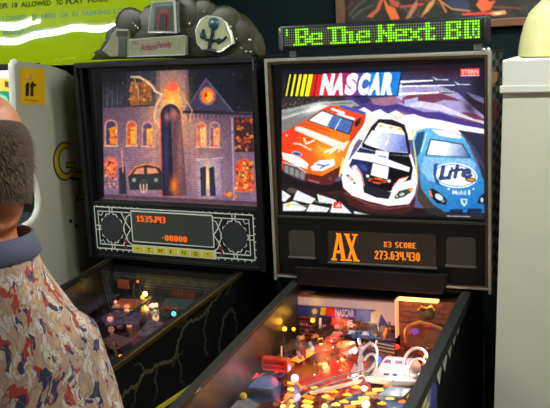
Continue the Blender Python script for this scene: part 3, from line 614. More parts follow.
for x in (.29, .41): MB().box(x-.02, x+.02, -1.084, -1.077, .78, .84, .003).build('coin_slot', mat('red_coin_slot', (150, 30, 24), .3), cd)
for sx in (-1, 1): MB().lathe([(0, 0), (.014, 0), (.014, sx*.008), (.010, sx*.012), (0, sx*.013)], (.35+sx*.281, -.96, .93), 16, 'x').build('flipper_button', mat('red_button', (170, 30, 26), .3), nm, True)
# diamonds and race car art on the right side
d = MB()
for c, k in ((-.34, 1.), (-.41, 1.), (-.275, .85), (-.215, .7), (-.16, .6)):
    zc = GZ(c)-.030-.028*k; d.face([(.6315, c+.030*k, zc), (.6315, c, zc+.034*k), (.6315, c-.030*k, zc), (.6315, c, zc-.034*k)])
d.build('side_diamonds', mat('grey_diamond_print', (196, 198, 184), .5), cb)
A = Art(395, 350, 450, 470, 3, (16, 16, 20))
for cx, cy, rx, ry, c in ((436, 386, 6, 9, (40, 44, 90)), (428, 396, 5, 9, (120, 110, 50)), (438, 398, 5, 8, (30, 36, 80)), (432, 384, 3, 6, (150, 140, 110)), (440, 404, 4, 8, (110, 100, 50)), (424, 404, 4, 7, (110, 60, 40)), (420, 416, 6, 8, (90, 90, 100)), (437, 418, 7, 8, (120, 40, 36)), (428, 430, 9, 6, (40, 50, 110))): A.ell(cx, cy, rx, ry, c, 25)
for k in range(14): A.line([(rng.uniform(412, 440), rng.uniform(380, 450)), (rng.uniform(412, 440), rng.uniform(380, 450))], .9, [(150, 150, 140), (20, 20, 30), (140, 120, 40)][k % 3], .8)
A.blur(.6); A.I = np.clip(A.I*1.9, 0, 1)
print_mesh('side_race_art', art_mat('side_print', rough=.4), cb, (.6316, -.44, 1.00), (0, -.36, -.03), (0, 0, -.16), A, [(441.5, 372), (407, 418), (408, 466), (442, 412)], 90, 60)
# --- playfield of the race car machine
PZ = lambda y, h=0.: .905+.085*y+h
def pfboard(parent, xa, xb, ya, yb, zf, art, q, mname, nx=200, ny=240):
    b = MB(); b.loft([[(xa, y, zf(y)-.014), (xb, y, zf(y)-.014), (xb, y, zf(y)-.0012), (xa, y, zf(y)-.0012)] for y in (yb, ya)])
    o = b.build('playfield', mat('playfield_wood', (110, 80, 50), .5), parent)
    print_mesh('playfield_print', mname, o, (xa, ya, zf(ya)), (xb-xa, 0, 0), (0, yb-ya, zf(yb)-zf(ya)), art, q, nx, ny); return o
A = Art(190, 330, 470, 540, 3, (74, 40, 34))
A.specks((190, 330, 470, 450), 320, 5, [(150, 60, 34), (40, 30, 50), (190, 110, 50), (96, 40, 30), (60, 60, 90), (130, 90, 60)], .7)
A.poly([(290, 380), (318, 372), (352, 362), (372, 388), (350, 396), (322, 398)], (186, 44, 36)); A.poly([(312, 374), (336, 366), (356, 378), (330, 388)], (206, 70, 48)); A.poly([(330, 384), (360, 378), (372, 390), (340, 396)], (150, 40, 60))
A.poly([(372, 392), (388, 386), (408, 388), (402, 402), (384, 404)], (120, 160, 190)); A.poly([(384, 398), (408, 392), (404, 408), (388, 410)], (88, 120, 160)); A.poly([(342, 404), (356, 392), (372, 396), (360, 412)], (50, 70, 110))
A.poly([(284, 386), (296, 386), (298, 412), (282, 412)], (70, 30, 26)); A.poly([(300, 392), (320, 392), (316, 412), (298, 412)], (90, 34, 26)); A.poly([(346, 410), (376, 386), (386, 392), (358, 414)], (110, 40, 24)); A.line([(318, 412), (352, 396)], 1.5, (140, 190, 150)); A.line([(296, 388), (297, 414)], 1.2, (120, 170, 190)); A.line([(321, 408), (344, 388)], 1.2, (200, 170, 130))
A.poly([(252, 384), (282, 380), (280, 400), (244, 404)], (60, 84, 130)); A.soft(300, 370, 18, 9, (206, 110, 40), .7); A.soft(340, 358, 16, 10, (220, 130, 60), .7); A.soft(400, 376, 16, 10, (226, 190, 190), .7)
A.blur(.5)
pl = pfboard(nm, .088, .612, .0, -1.04, PZ, A, [(302.4, 336.5), (462.3, 351.1), (363.8, 563.4), (140.8, 521.2)], art_mat('glossy_playfield_print', rough=.12, coat=.4))
M_bulb = {}
def bulb(parent, p, r, col, st, watts=0., name='bulb'):
    k = f'lit_bulb_{col[0]}_{col[1]}_{col[2]}_{st}'
    o = MB().ball(p, r, 12, 8).build(name, mat(k, col, .4, emit=col, strength=st, var=0), parent, True)
    if watts:
        l = bpy.data.lights.new('bulb_light', 'POINT'); l.energy = watts; l.color = lin(col); l.shadow_soft_size = .012
        lo = bpy.data.objects.new('bulb_light', l); COL.objects.link(lo); lo.location = Vector(p)-org_of(parent)+Vector((0, 0, r+.016)); lo.parent = parent
    return o
INS = [('a', .174, -.325), ('a', .189, -.363), ('s', .200, -.398), ('s', .209, -.427), ('s', .219, -.454), ('a', .219, -.344), ('a', .252, -.338), ('a', .258, -.367), ('s', .256, -.394), ('s', .262, -.420), ('s', .269, -.445), ('a', .285, -.331), ('a', .314, -.346), ('a', .302, -.380), ('a', .317, -.320), ('a', .360, -.396), ('a', .344, -.418), ('a', .317, -.389), ('a', .356, -.355), ('s', .432, -.306), ('s', .420, -.333), ('s', .408, -.364), ('s', .397, -.393), ('s', .385, -.420), ('a', .367, -.305), ('a', .390, -.304), ('a', .453, -.275), ('a', .479, -.263), ('a', .505, -.250), ('a', .518, -.358), ('a', .465, -.382), ('a', .479, -.349), ('a', .30, -.52), ('a', .36, -.54), ('a', .42, -.50), ('a', .35, -.60)]
for i, (k, x, y) in enumerate(INS):
    m = MB(); z0 = PZ(y)
    pts = [(-.013, .0), (0, .012), (.013, 0), (.008, -.005), (-.008, -.005)] if k == 'a' else [(-.015, -.008), (.015, -.008), (.015, .008), (-.015, .008)]
    an = {.432: .4, .420: .4, .408: .4, .397: .4, .385: .4}.get(x, -.25 if x < .28 else .2)
    P2 = [(x+a*math.cos(an)-b*math.sin(an), y+a*math.sin(an)+b*math.cos(an)) for a, b in pts]
    m.loft([[(a, b, PZ(b)+h) for a, b in P2] for h in (-.001, .0022)])
    m.build('insert_light', mat(*[('lit_amber_insert', (255, 180, 50)), ('lit_yellow_insert', (255, 216, 100)), ('lit_orange_insert', (255, 130, 40))][i % 3][:2], .3, emit=[(255, 176, 40), (255, 214, 96), (255, 120, 30)][i % 3], strength=1.15, var=0), pl)
# garage-like prop box across the rear left, with its printed front
A = Art(284, 280, 404, 350, 4, (50, 30, 30))
A.poly([(290, 284), (400, 288), (400, 300), (290, 294)], (34, 26, 26)); A.poly([(290, 294), (398, 302), (398, 314), (290, 305)], (214, 186, 178)); A.poly([(358, 301), (398, 303), (398, 334), (366, 328), (356, 312)], (226, 186, 170))
A.poly([(290, 293.6), (398, 301), (398, 303), (290, 296)], (120, 70, 50)); A.poly([(296, 304.5), (376, 310), (372, 322), (296, 315)], (38, 48, 110)); A.poly([(356, 309), (372, 311), (368, 323), (356, 320)], (60, 96, 170)); A.poly([(381, 314), (390, 328), (378, 326)], (50, 56, 130)); A.poly([(371, 312), (380, 310), (378, 330), (370, 328)], (240, 190, 130))
A.poly([(321, 307), (326, 307.4), (325, 315.4), (320, 315)], (236, 190, 40)); A.poly([(326, 307.2), (336, 308), (335, 316.6), (325, 315.8)], (220, 50, 46))
A.text('NASCAR', [(335.5, 308.4), (354, 309.8), (354, 317.6), (335, 316.2)], (244, 220, 214), .04)
A.poly([(290, 315), (398, 326), (398, 350), (290, 350)], (58, 30, 28)); A.poly([(332, 317), (353, 319.5), (352, 328), (331, 325)], (220, 70, 70)); A.soft(345, 323, 5, 3, (255, 170, 110), .9)  # pink and orange lamp glow painted into the print
for k in range(6): A.line([(300, 316.6+k*4), (313, 318+k*4)], 1.2, [(180, 70, 40), (120, 46, 40)][k % 2])
A.poly([(350, 329), (366, 330), (398, 334), (396, 341), (352, 338)], (70, 120, 180)); A.line([(352, 331), (366, 332.5)], 1.2, (190, 220, 240)); A.poly([(372, 328), (396, 334), (394, 340), (374, 336)], (90, 60, 60)); A.specks((298, 322, 394, 348), 90, 2.2, [(200, 90, 50), (240, 180, 110), (60, 30, 40), (150, 60, 50), (90, 70, 90)], .8)
A.poly([(290.5, 294), (296.4, 294.6), (297.6, 333), (291, 333)], (214, 140, 100)); A.blur(.4)
bx = MB().box(.075, .410, -.026, .03, PZ(0)-.01, 1.057).build('rear_prop_box', mat('dark_prop_plastic', (44, 34, 32), .3), nm)
print_mesh('prop_print', art_mat('glowing_prop_print', glow=.34, rough=.2, base=.45), bx, (.075, -.0266, 1.057), (.335, 0, 0), (0, 0, -.157), A, [(293.8, 293.9), (394.8, 301.2), (395.8, 349.5), (295.9, 340.2)], 220, 110)  # emission stands in for the bulbs lighting this print
MB().lathe([(0, 0), (.030, 0), (.030, .004), (.022, .007), (0, .008)], (.112, .000, 1.057), 24).build('round_cap', mat('reddish_cap', (110, 62, 54), .35), bx, True)
MB().box(.4102, .4155, -.03, .0, .94, 1.062).build('glowing_box_side', mat('peach_side_glow', (240, 190, 150), .4, emit=(255, 170, 110), strength=.55), bx)  # lit right side of the box, its brightness put in as emission
# brown wall with lamp strip at the rear right
bw = MB().box(.4160, .612, -.004, .03, .985, 1.057).build('rear_right_panel', mat('brown_brick_panel', (112, 66, 46), .5, var=.5, scale=60), nm)
for r in range(4):
    for k in range(6):
        x0 = .419+k*.032+(r % 2)*.012; MB().box(x0, min(x0+.029, .610), -.0065, -.003, .988+r*.0165, .988+r*.0165+.0145).build('brick', mat('brown_brick', (124, 70, 50), .55, var=.3, scale=40), bw)
ro = MB().lathe([(0, -.014), (.010, -.016), (.024, -.010), (.026, -.004), (0, -.004)], (.505, 0, 1.022), 20, 'y').build('round_emblem', mat('green_bronze', (80, 76, 50), .35, .5), bw, True)
MB().tube([(.480, -.018, 1.030), (.492, -.022, 1.044), (.508, -.022, 1.040), (.522, -.02, 1.048), (.534, -.018, 1.034)], .004, 6).build('gold_figure', mat('gold_paint', (214, 160, 80), .3, .6), bw, True)
lsb = MB().box(.418, .545, -.03, -.006, 1.060, 1.068, .003).build('lamp_strip', mat('warm_lamp_strip', (255, 210, 120), .4, emit=(255, 206, 110), strength=2.2), nm)
for x, w in ((.45, .05), (.52, .05)):
    l = bpy.data.lights.new('strip_light', 'POINT'); l.energy = w; l.color = lin((255, 190, 110)); l.shadow_soft_size = .01
    lo = bpy.data.objects.new('strip_light', l); COL.objects.link(lo); lo.location = Vector((x, -.035, 1.052))-org_of(nm); lo.parent = nm
MB().box(.418, .612, -.003, .03, .90, .982).build('tan_rear_wall', mat('tan_rear_plastic', (140, 92, 60), .4, var=.4, scale=30), nm)
# ramps, loops and plastics
M_clear = glass_mat('clear_ramp_plastic', (.97, .93, .88), .06, 1.5)
M_wire = mat('polished_wire', (232, 228, 224), .25, .35)
def channel(path, wd, hh, name, m, par=None):
    P = [Vector(p) for p in path]; b = MB(); L = []
    for i in range(len(P)):
        t = (P[min(i+1, len(P)-1)]-P[max(i-1, 0)]).normalized(); sd = t.cross(Vector((0, 0, 1))).normalized()*wd/2; up = Vector((0, 0, hh))
        L.append([P[i]-sd+up, P[i]-sd, P[i]+sd, P[i]+sd+up])
    b.loft(L, cap=False, closed=False); return b.build(name, m, par or nm)
def zp(x, y, h): return (x, y, PZ(y, h))
channel([zp(.13, -.30, .02), zp(.14, -.22, .03), zp(.17, -.15, .045), zp(.22, -.10, .06), zp(.30, -.07, .07), zp(.36, -.09, .07)], .05, .028, 'clear_ramp', M_clear)
channel([zp(.34, -.30, .012), zp(.33, -.24, .03), zp(.31, -.17, .05), zp(.28, -.11, .065), zp(.25, -.06, .07)], .052, .026, 'clear_ramp', M_clear)
channel([zp(.56, -.34, .012), zp(.565, -.22, .03), zp(.56, -.12, .05), zp(.52, -.05, .06), zp(.46, -.03, .06)], .05, .026, 'clear_ramp', M_clear)
MB().loft([[zp(.135, -.225, .022), zp(.165, -.235, .022), zp(.165, -.235, .026), zp(.135, -.225, .026)], [zp(.175, -.135, .03), zp(.205, -.150, .03), zp(.205, -.150, .034), zp(.175, -.135, .034)]]).build('lit_orange_strip', mat('lit_orange_plastic', (255, 170, 70), .3, emit=(255, 150, 50), strength=.9), nm)
MB().loft([[zp(.24, -.325, .006), zp(.335, -.325, .006), zp(.335, -.325, .010), zp(.24, -.325, .010)], [zp(.27, -.215, .03), zp(.335, -.215, .03), zp(.335, -.215, .034), zp(.27, -.215, .034)]]).build('red_ramp', mat('red_ramp_plastic', (206, 52, 40), .25), nm)
MB().loft([[zp(.262, -.395, .008), zp(.268, -.372, .008), zp(.268, -.372, .014), zp(.262, -.395, .014)], [zp(.375, -.305, .012), zp(.380, -.285, .012), zp(.380, -.285, .018), zp(.375, -.305, .018)]]).build('white_ramp_edge', mat('white_ramp_plastic', (232, 226, 216), .35), nm)
def loop(c, rx, rz, tl, n=22): return [(c[0]+rx*math.cos(2*PI*k/n), c[1]+tl*math.sin(2*PI*k/n), c[2]+rz*math.sin(2*PI*k/n)) for k in range(n)]
for c, rx in ((.378, .026), (.520, .034)):
    MB().tube(loop(zp(c, -.215, .052), rx, .030, .035), .0048, 8, closed=True).build('wire_loop', M_wire, nm, True)
    MB().tube(loop(zp(c+.012, -.245, .040), rx*.8, .026, .03), .0040, 8, closed=True).build('wire_loop', M_wire, nm, True)
MB().tube([zp(.372, -.30, .04), zp(.36, -.25, .03), zp(.358, -.21, .05)], .004, 8).build('wire_guide', M_wire, nm, True)
MB().tube([zp(.555, -.29, .04), zp(.556, -.24, .04), zp(.55, -.2, .05)], .004, 8).build('wire_guide', M_wire, nm, True)
MB().tube([zp(.44, -.02, .02), zp(.44, -.02, .06), zp(.455, -.02, .078), zp(.485, -.015, .088), (.52, -.012, .985), (.55, -.012, .975), (.57, -.012, .955)], .006, 8).build('wire_arch', mat('gold_wire', (220, 160, 90), .3, .7), nm, True)
# toy race car on the playfield
tc = MB(); prof = [(0, .0, .030), (.03, .001, .034), (.07, .006, .040), (.10, .020, .042)]
R = []
for y, zt, hw in ((-.285, .014, .058), (-.272, .020, .064), (-.240, .024, .066), (-.225, .038, .052), (-.195, .040, .050), (-.180, .026, .062), (-.155, .024, .060), (-.15, .016, .054)):
    R.append([zp(.462-hw, y, .008), zp(.462+hw, y, .008), zp(.462+hw, y, .016), zp(.462+hw*.72, y, .010+zt), zp(.462-hw*.72, y, .010+zt), zp(.462-hw, y, .016)])
tcar = tc.loft(R).build('toy_race_car', mat('white_pink_toy', (238, 214, 220), .3), nm, True)
MB().loft([[zp(.395, -.300, .020), zp(.395, -.288, .020), zp(.395, -.288, .031), zp(.395, -.300, .031)], [zp(.462, -.306, .020), zp(.462, -.294, .020), zp(.462, -.294, .031), zp(.462, -.306, .031)], [zp(.545, -.292, .020), zp(.545, -.280, .020), zp(.545, -.280, .031), zp(.545, -.292, .031)]]).build('car_bumper', mat('white_toy_bumper', (244, 236, 232), .3), tcar)
MB().loft([[zp(.425, -.228, .047), zp(.499, -.228, .047), zp(.49, -.214, .0505), zp(.434, -.214, .0505)], [zp(.425, -.2285, .0475), zp(.499, -.2285, .0475), zp(.49, -.2145, .051), zp(.434, -.2145, .051)]]).build('car_windshield', mat('violet_windshield', (120, 90, 130), .15), tcar)
MB().box(.44, .455, -.272, -.262, PZ(-.27, .030), PZ(-.27, .033)).box(.465, .478, -.270, -.258, PZ(-.27, .030), PZ(-.27, .033)).build('car_decal', mat('dark_blue_decal', (60, 60, 110), .4), tcar)
# black and yellow striped plastic behind the car
st = MB().prism([(.368, PZ(-.10, .022)), (.425, PZ(-.10, .016)), (.430, PZ(-.10, .048)), (.374, PZ(-.10, .056))], 'y', -.104, -.098).build('hazard_plastic', mat('black_hazard_plastic', (26, 24, 22), .3), nm)
for k in range(3):
    b = MB(); z = .024+k*.0105; b.face([(.370, -.1046, PZ(-.1, z+.001)), (.427, -.1046, PZ(-.1, z-.005)), (.427, -.1046, PZ(-.1, z+.000)), (.370, -.1046, PZ(-.1, z+.006))]); b.build('yellow_stripe', mat('yellow_hazard', (216, 180, 50), .35), st)
# target sign, posts, bumpers
rs = MB().box(.093, .176, -.350, -.322, PZ(-.33, .042), PZ(-.33, .080), .003).build('red_target_sign', mat('red_orange_sign', (206, 58, 28), .4, emit=(214, 50, 20), strength=.12), nm)
for k in range(2): MB().box(.102, .168, -.3515, -.3495, PZ(-.33, .050+k*.014), PZ(-.33, .057+k*.014)).build('sign_stripe', mat('dark_red_stripe', (130, 34, 24), .4), rs)
MB().tube([zp(.13, -.335, .0), zp(.13, -.335, .045)], .004, 8).build('sign_post', M_steel, rs, True)
MB().tube([zp(.15, -.33, .08), zp(.152, -.33, .115)], .003, 8).build('sign_rod', M_wire, rs, True)
for i, (x, y, h, c) in enumerate([(.105, -.507, .05, (230, 180, 40)), (.215, -.46, .03, (226, 150, 40)), (.12, -.11, .05, (150, 120, 110)), (.30, -.19, .05, (220, 190, 170)), (.165, -.197, .045, (170, 90, 60)), (.55, -.40, .045, (210, 170, 60)), (.58, -.28, .045, (190, 150, 120)), (.24, -.25, .035, (230, 150, 90))]):
    MB().lathe([(0, 0), (.009, 0), (.006, .006), (.006, h*.7), (.010, h*.75), (.010, h*.9), (.006, h), (0, h)], zp(x, y, 0), 14).build('post', mat(f'post_plastic_{i}', c, .3), nm, True)
for i, (x, y, r, c) in enumerate([(.215, -.155, .030, (206, 90, 40)), (.275, -.115, .028, (230, 150, 90)), (.225, -.085, .026, (170, 60, 50))]):
    pb = MB().lathe([(0, 0), (r*.9, 0), (r*.8, .010), (r*.7, .034), (0, .034)], zp(x, y, 0), 22).build('pop_bumper', mat('bumper_body', (206, 130, 70), .3), nm, True)
    MB().lathe([(0, .034), (r, .034), (r*1.02, .039), (r*.8, .046), (0, .05)], zp(x, y, 0), 22).build('bumper_cap', mat(f'bumper_cap_{i}', c, .2, emit=c, strength=.3), pb, True)
def plastic(pts, h, c, name='plastic', em=0.):
    n = len(pts); b = MB(); b.loft([[zp(x, y, h+d) for x, y in pts] for d in (0, .004)])
    return b.build(name, mat('plastic_%d_%d_%d' % c, c, .2, var=.35, scale=45, emit=c if em else None, strength=em), nm)
plastic([(.092, -.44), (.165, -.44), (.175, -.40), (.13, -.36), (.092, -.37)], .032, (70, 96, 150)); plastic([(.092, -.36), (.15, -.35), (.16, -.31), (.12, -.27), (.092, -.28)], .026, (50, 60, 90)); plastic([(.092, -.62), (.15, -.60), (.16, -.53), (.115, -.50), (.092, -.52)], .03, (120, 120, 126))
plastic([(.092, -.24), (.13, -.22), (.13, -.12), (.092, -.10)], .034, (60, 44, 44)); plastic([(.54, -.42), (.60, -.44), (.605, -.33), (.56, -.32)], .03, (150, 110, 70)); plastic([(.56, -.22), (.605, -.24), (.605, -.05), (.54, -.04)], .036, (120, 70, 50)); plastic([(.45, -.37), (.52, -.36), (.53, -.31), (.47, -.31)], .014, (150, 186, 206))
b = MB(); b.face([zp(.094, -.425, .050), zp(.106, -.405, .0505), zp(.120, -.380, .052), zp(.112, -.380, .052), zp(.104, -.398, .051), zp(.100, -.385, .052), zp(.092, -.385, .052)]); b.build('red_arrow_mark', mat('red_arrow', (214, 40, 50), .4, emit=(220, 30, 40), strength=.5), nm)
# small fittings crowding the middle of the playfield
M_cl2 = glass_mat('frosted_clear_plastic', (1., .93, .84), .12, 1.5)
for i in range(22):
    x, y = rng.uniform(.15, .40), rng.uniform(-.27, -.05); a, L_, h = rng.uniform(-.9, .9), rng.uniform(.02, .05), rng.uniform(.03, .07); dx, dy = L_*math.sin(a), L_*math.cos(a)
    b = MB(); b.loft([[zp(x-.004, y, h), zp(x+.004, y, h), zp(x+.004, y, h+.010), zp(x-.004, y, h+.010)], [zp(x+dx-.004, y+dy*.7, h+.01), zp(x+dx+.004, y+dy*.7, h+.01), zp(x+dx+.004, y+dy*.7, h+.02), zp(x+dx-.004, y+dy*.7, h+.02)]])
    b.build('ramp_guard', [M_cl2, mat('guard_orange', (226, 130, 60), .25), mat('guard_pink', (220, 150, 140), .25), M_wire, mat('guard_red', (186, 52, 40), .25)][i % 5], nm)
for i in range(12):
    x, y = rng.uniform(.15, .58), rng.uniform(-.33, -.05); MB().ball(zp(x, y, rng.uniform(.03, .06)), .0045, 10, 7).build('cap_nut', M_wire, nm, True)
MB().tube([zp(.215, -.50, .03), zp(.25, -.40, .034), zp(.31, -.34, .04), zp(.40, -.29, .05)], .0022, 8).build('wire_guide', M_steel, nm, True)
MB().tube([zp(.235, -.52, .03), zp(.27, -.42, .034), zp(.33, -.36, .04), zp(.41, -.31, .05)], .0022, 8).build('wire_guide', M_steel, nm, True)
# glowing bulbs, the machine's own lamps
W = 0.085
for p, r, c, s, w in [(zp(.14, -.036, .074), .0075, (255, 190, 40), 2.6, W), (zp(.22, -.036, .060), .007, (255, 120, 110), 1.6, W), ((.094, -.163, .985), .0075, (255, 180, 50), 2.4, W*.5), (zp(.303, -.129, .030), .014, (236, 240, 255), 2.2, W*1.2), (zp(.389, -.150, .018), .009, (50, 90, 255), 2.4, W*.8),
                   (zp(.428, -.079, .030), .008, (255, 40, 30), 2.2, W*.8), (zp(.143, -.371, .020), .010, (240, 70, 60), 1.2, W*.5), (zp(.186, -.322, .016), .012, (220, 180, 255), 1.6, W), (zp(.128, -.324, .030), .007, (255, 30, 30), 1.6, 0), (zp(.115, -.14, .085), .006, (255, 180, 40), 2.0, W*.6),
                   (zp(.25, -.24, .024), .010, (255, 190, 110), 2.4, W*1.8), (zp(.30, -.22, .040), .007, (255, 160, 80), 2.2, W), (zp(.40, -.33, .012), .008, (255, 214, 160), 1.8, W*1.6), (zp(.50, -.26, .045), .007, (255, 214, 190), 1.8, W*1.6), (zp(.46, -.24, .058), .006, (255, 200, 180), 2., W*1.4),
                   (zp(.55, -.15, .02), .008, (255, 170, 90), 1.8, W), (zp(.33, -.47, .02), .008, (255, 190, 120), 1.8, W*1.6), (zp(.22, -.50, .02), .008, (255, 180, 110), 1.6, W), (zp(.20, -.12, .02), .009, (255, 150, 70), 2., W), (zp(.36, -.06, .03), .006, (255, 190, 140), 1.8, W*.6), (zp(.52, -.45, .02), .008, (255, 190, 120), 1.6, W*1.4)]:
    bulb(pl, p, r, c, s, w)
# glossy inner side blades
for x, nm_ in ((.0875, 'left'), (.6125, 'right')):
    b = MB(); b.loft([[(x-.0005, y, PZ(y)-.0), (x+.0005, y, PZ(y)), (x+.0005, y, GZ(y)-.012), (x-.0005, y, GZ(y)-.012)] for y in (-1.04, .02)])
    b.build('side_blade', mat('glossy_brown_blade', (20, 14, 12), .36, var=.3, scale=12), nm)
# ------------------------------------------------------------------ dark pinball machine with the molded topper (own frame, turned a little)
tm = thing('pinball_machine', 'dark pinball machine with a bronze molded topper, haunted house backglass and lightning side art', 'pinball machine', (.36, -.40, 0), TYAW, (*TQ, 0))
TW_ = .745
b = MB()
for x0, x1, z0, z1 in ((0, .03, 1.10, 1.815), (TW_-.03, TW_, 1.10, 1.815), (.03, TW_-.03, 1.793, 1.815), (.03, TW_-.03, 1.10, 1.115)): b.box(x0, x1, 0, .27, z0, z1, .003)
b.box(.03, TW_-.03, .25, .268, 1.115, 1.793)
tb = b.build('backbox', mat('black_backbox_paint', (10, 11, 12), .5, spec=.25, var=.15), tm)
MB().box(.004, TW_-.004, -.012, .0, 1.797, 1.817, .003).box(.0, .016, -.010, .0, 1.10, 1.797, .003).box(TW_-.016, TW_, -.010, .0, 1.10, 1.797, .003).build('backbox_frame', mat('charcoal_frame', (17, 18, 20), .5, .0, .25), tm)
MB().box(.030, TW_-.03, .030, .046, 1.115, 1.793).build('backglass_backing', M_black, tm)
MB().box(TW_-.012, TW_-.009, -.013, -.009, 1.775, 1.81).build('hinge', M_steel, tb)
v = MB().lathe([(.0, .001), (.046, .001), (.050, .003), (.052, .0)], (TW_+.001, .075, 1.44), 28, 'x').build('round_vent', mat('grey_vent', (70, 70, 66), .45, .3), tb, True)
# --- backglass: an old mansion at dusk with lit windows
A = Art(88, 58, 266, 216, 4, (14, 12, 14))
A.poly([(100, 68), (256, 62), (262, 208), (104, 200)], grad((48, 44, 56), (128, 100, 124), (178, 70), (178, 170)))
A.soft(172, 140, 44, 66, (196, 130, 130), .75); A.soft(170, 120, 18, 44, (250, 160, 100), .8)
for k in range(40): A.line([(104, 108+k*2.4), (250, 104+k*2.5)], .35, (70, 54, 84), .7)
A.poly([(100, 66), (160, 64), (160, 106), (100, 108)], (46, 46, 58)); A.poly([(186, 62), (258, 60), (258, 112), (186, 112)], (26, 28, 36))
for x in range(104, 160, 6): A.line([(x, 72), (x-1, 108)], .6, (70, 72, 78), .6)
for x in (108, 113, 118): A.line([(x, 70), (x-.8, 108)], 1.2, (84, 86, 78), .8)
A.poly([(156, 66), (188, 64), (192, 196), (156, 194)], (120, 92, 112), .6); A.soft(172, 120, 16, 40, (255, 176, 100), .85)
A.poly([(186, 110), (206, 80), (232, 112)], (58, 52, 72)); A.line([(186, 110), (206, 79), (234, 113)], 2., (84, 74, 100)); A.line([(184, 112), (250, 114)], 2.6, (38, 32, 44))
for x in range(188, 250, 4): A.line([(x, 113), (x, 118)], 1.2, (60, 50, 70))
A.ell(207.5, 96, 8.4, 9.4, (110, 90, 120)); A.ell(207.5, 96, 6.6, 7.8, (240, 110, 30)); A.ell(209, 97, 3.4, 5, (255, 170, 60)); A.ell(206, 95, 1.4, 2.2, (120, 60, 30))
def archwin(cx, y0, y1, w, c1, c2):
    A.ell(cx, y0+w, w+1.4, w+1.4, (214, 140, 110)); A.poly([(cx-w-1.4, y0+w), (cx+w+1.4, y0+w), (cx+w+1.4, y1+1), (cx-w-1.4, y1+1)], (214, 140, 110)); A.ell(cx, y0+w, w, w, c1); A.poly([(cx-w, y0+w), (cx+w, y0+w), (cx+w, y1), (cx-w, y1)], c1)
    A.poly([(cx-w*.3, y0+w*1.4), (cx+w, y0+w), (cx+w, y1-.8), (cx-w*.2, y1-.6)], c2); A.line([(cx-w-1.6, y1+1), (cx+w+1.6, y1+1)], 1.6, (226, 160, 120)); A.specks((cx-w, y0+w, cx+w, y1), 8, 1.2, [(250, 210, 80), (90, 50, 70), (230, 80, 40)], .8)
archwin(111, 121, 145, 5, (70, 56, 84), (240, 120, 40)); archwin(131.5, 122, 145, 4.2, (200, 80, 50), (250, 170, 50)); archwin(147.5, 123, 145.5, 4.4, (90, 70, 110), (246, 160, 60)); archwin(201.5, 123, 146, 4, (220, 110, 80), (252, 190, 120)); archwin(214.5, 123, 146.5, 4.2, (120, 90, 120), (250, 150, 90))
A.poly([(130, 84), (151, 80), (151, 104), (130, 106)], (150, 84, 44)); A.specks((130, 82, 151, 104), 30, 2, [(206, 120, 50), (90, 60, 50), (60, 60, 70), (220, 150, 70)], .8); A.line([(140, 82), (140, 105)], 1, (80, 60, 60))
A.ell(172, 88, 6.6, 6.6, (240, 90, 60)); A.poly([(164.5, 88), (179.5, 88), (180, 112), (164, 112)], (255, 150, 60)); A.ell(172, 87, 6, 4.4, (250, 100, 70)); A.soft(172, 104, 9, 8, (255, 200, 110), .8)
# lightning streak
A.line([(131, 77), (139, 77), (146, 81), (152, 86), (155, 91), (162, 95), (157, 104), (155, 114), (158, 124)], 3.2, (216, 170, 130), .45); A.line([(131, 77), (139, 77), (146, 81), (152, 86), (155, 91), (162, 95)], 1.5, (240, 206, 160)); A.line([(134, 78), (138, 90), (139, 100)], 1.2, (190, 150, 110)); A.line([(162, 95), (156, 106), (154, 118), (160, 128)], 1.3, (240, 180, 130)); A.line([(184, 98), (192, 110), (190, 122)], 1.4, (236, 170, 120), .7)
# tall dark arched doorway with a lit path in the middle
A.ell(170.5, 116, 10, 12, (40, 34, 56)); A.poly([(160.5, 116), (180.5, 116), (187, 196), (162, 196)], (36, 32, 54)); A.poly([(170, 106), (181, 116), (187, 196), (174, 196)], (100, 66, 74)); A.line([(160.5, 118), (162, 196)], 1.2, (214, 70, 60)); A.soft(166, 150, 2, 34, (54, 56, 96), .9); A.soft(174, 186, 4, 9, (255, 120, 40), .9); A.soft(180, 150, 2.6, 30, (150, 96, 86), .9); A.soft(167, 117, 3, 5, (216, 130, 110), .7); A.soft(174, 114, 3, 5, (226, 130, 100), .7)
# round-topped red doors, porch, pumpkins, old car
A.ell(111, 166, 7.2, 10, (206, 90, 96)); A.ell(111, 168, 5.6, 10, (230, 110, 60)); A.specks((105, 162, 117, 188), 30, 1.6, [(246, 180, 90), (150, 40, 50), (60, 40, 60), (250, 120, 70)], .8); A.poly([(119, 168), (125, 166), (127, 194), (119, 194)], (44, 44, 56)); A.line([(121.5, 148), (123, 172)], 1.4, (206, 130, 120))
A.poly([(128, 176), (133, 167), (145, 164), (158, 166), (163, 174), (163, 190), (130, 190)], (46, 46, 50)); A.line([(129, 175), (135, 167), (147, 164), (159, 167)], 1.6, (230, 120, 60)); A.poly([(133, 174), (137, 168.5), (144, 167.5), (144, 174)], (214, 130, 100)); A.poly([(147, 167.5), (156, 168.5), (159, 173), (147, 174)], (220, 140, 100)); A.ell(143.5, 186, 4, 7, (216, 180, 150)); A.ell(143.5, 186, 2.8, 5.6, (80, 60, 60)); A.line([(143.5, 180), (143.5, 192)], .8, (220, 190, 170)); A.poly([(130, 178), (162, 177), (162, 184), (130, 184)], (40, 52, 50), .8); A.ell(134, 180, 2, 2, (150, 150, 130)); A.ell(156, 180, 2, 2, (150, 150, 130))
A.poly([(196, 162), (220, 160), (222, 196), (198, 196)], (150, 120, 160)); A.soft(208, 178, 8, 16, (255, 220, 150), .95); A.poly([(200, 168), (206, 166), (206, 196), (201, 196)], (58, 44, 60)); A.poly([(209, 168), (214, 166), (216, 196), (210, 196)], (48, 40, 56)); A.line([(196, 160), (222, 158)], 1.6, (206, 170, 180))
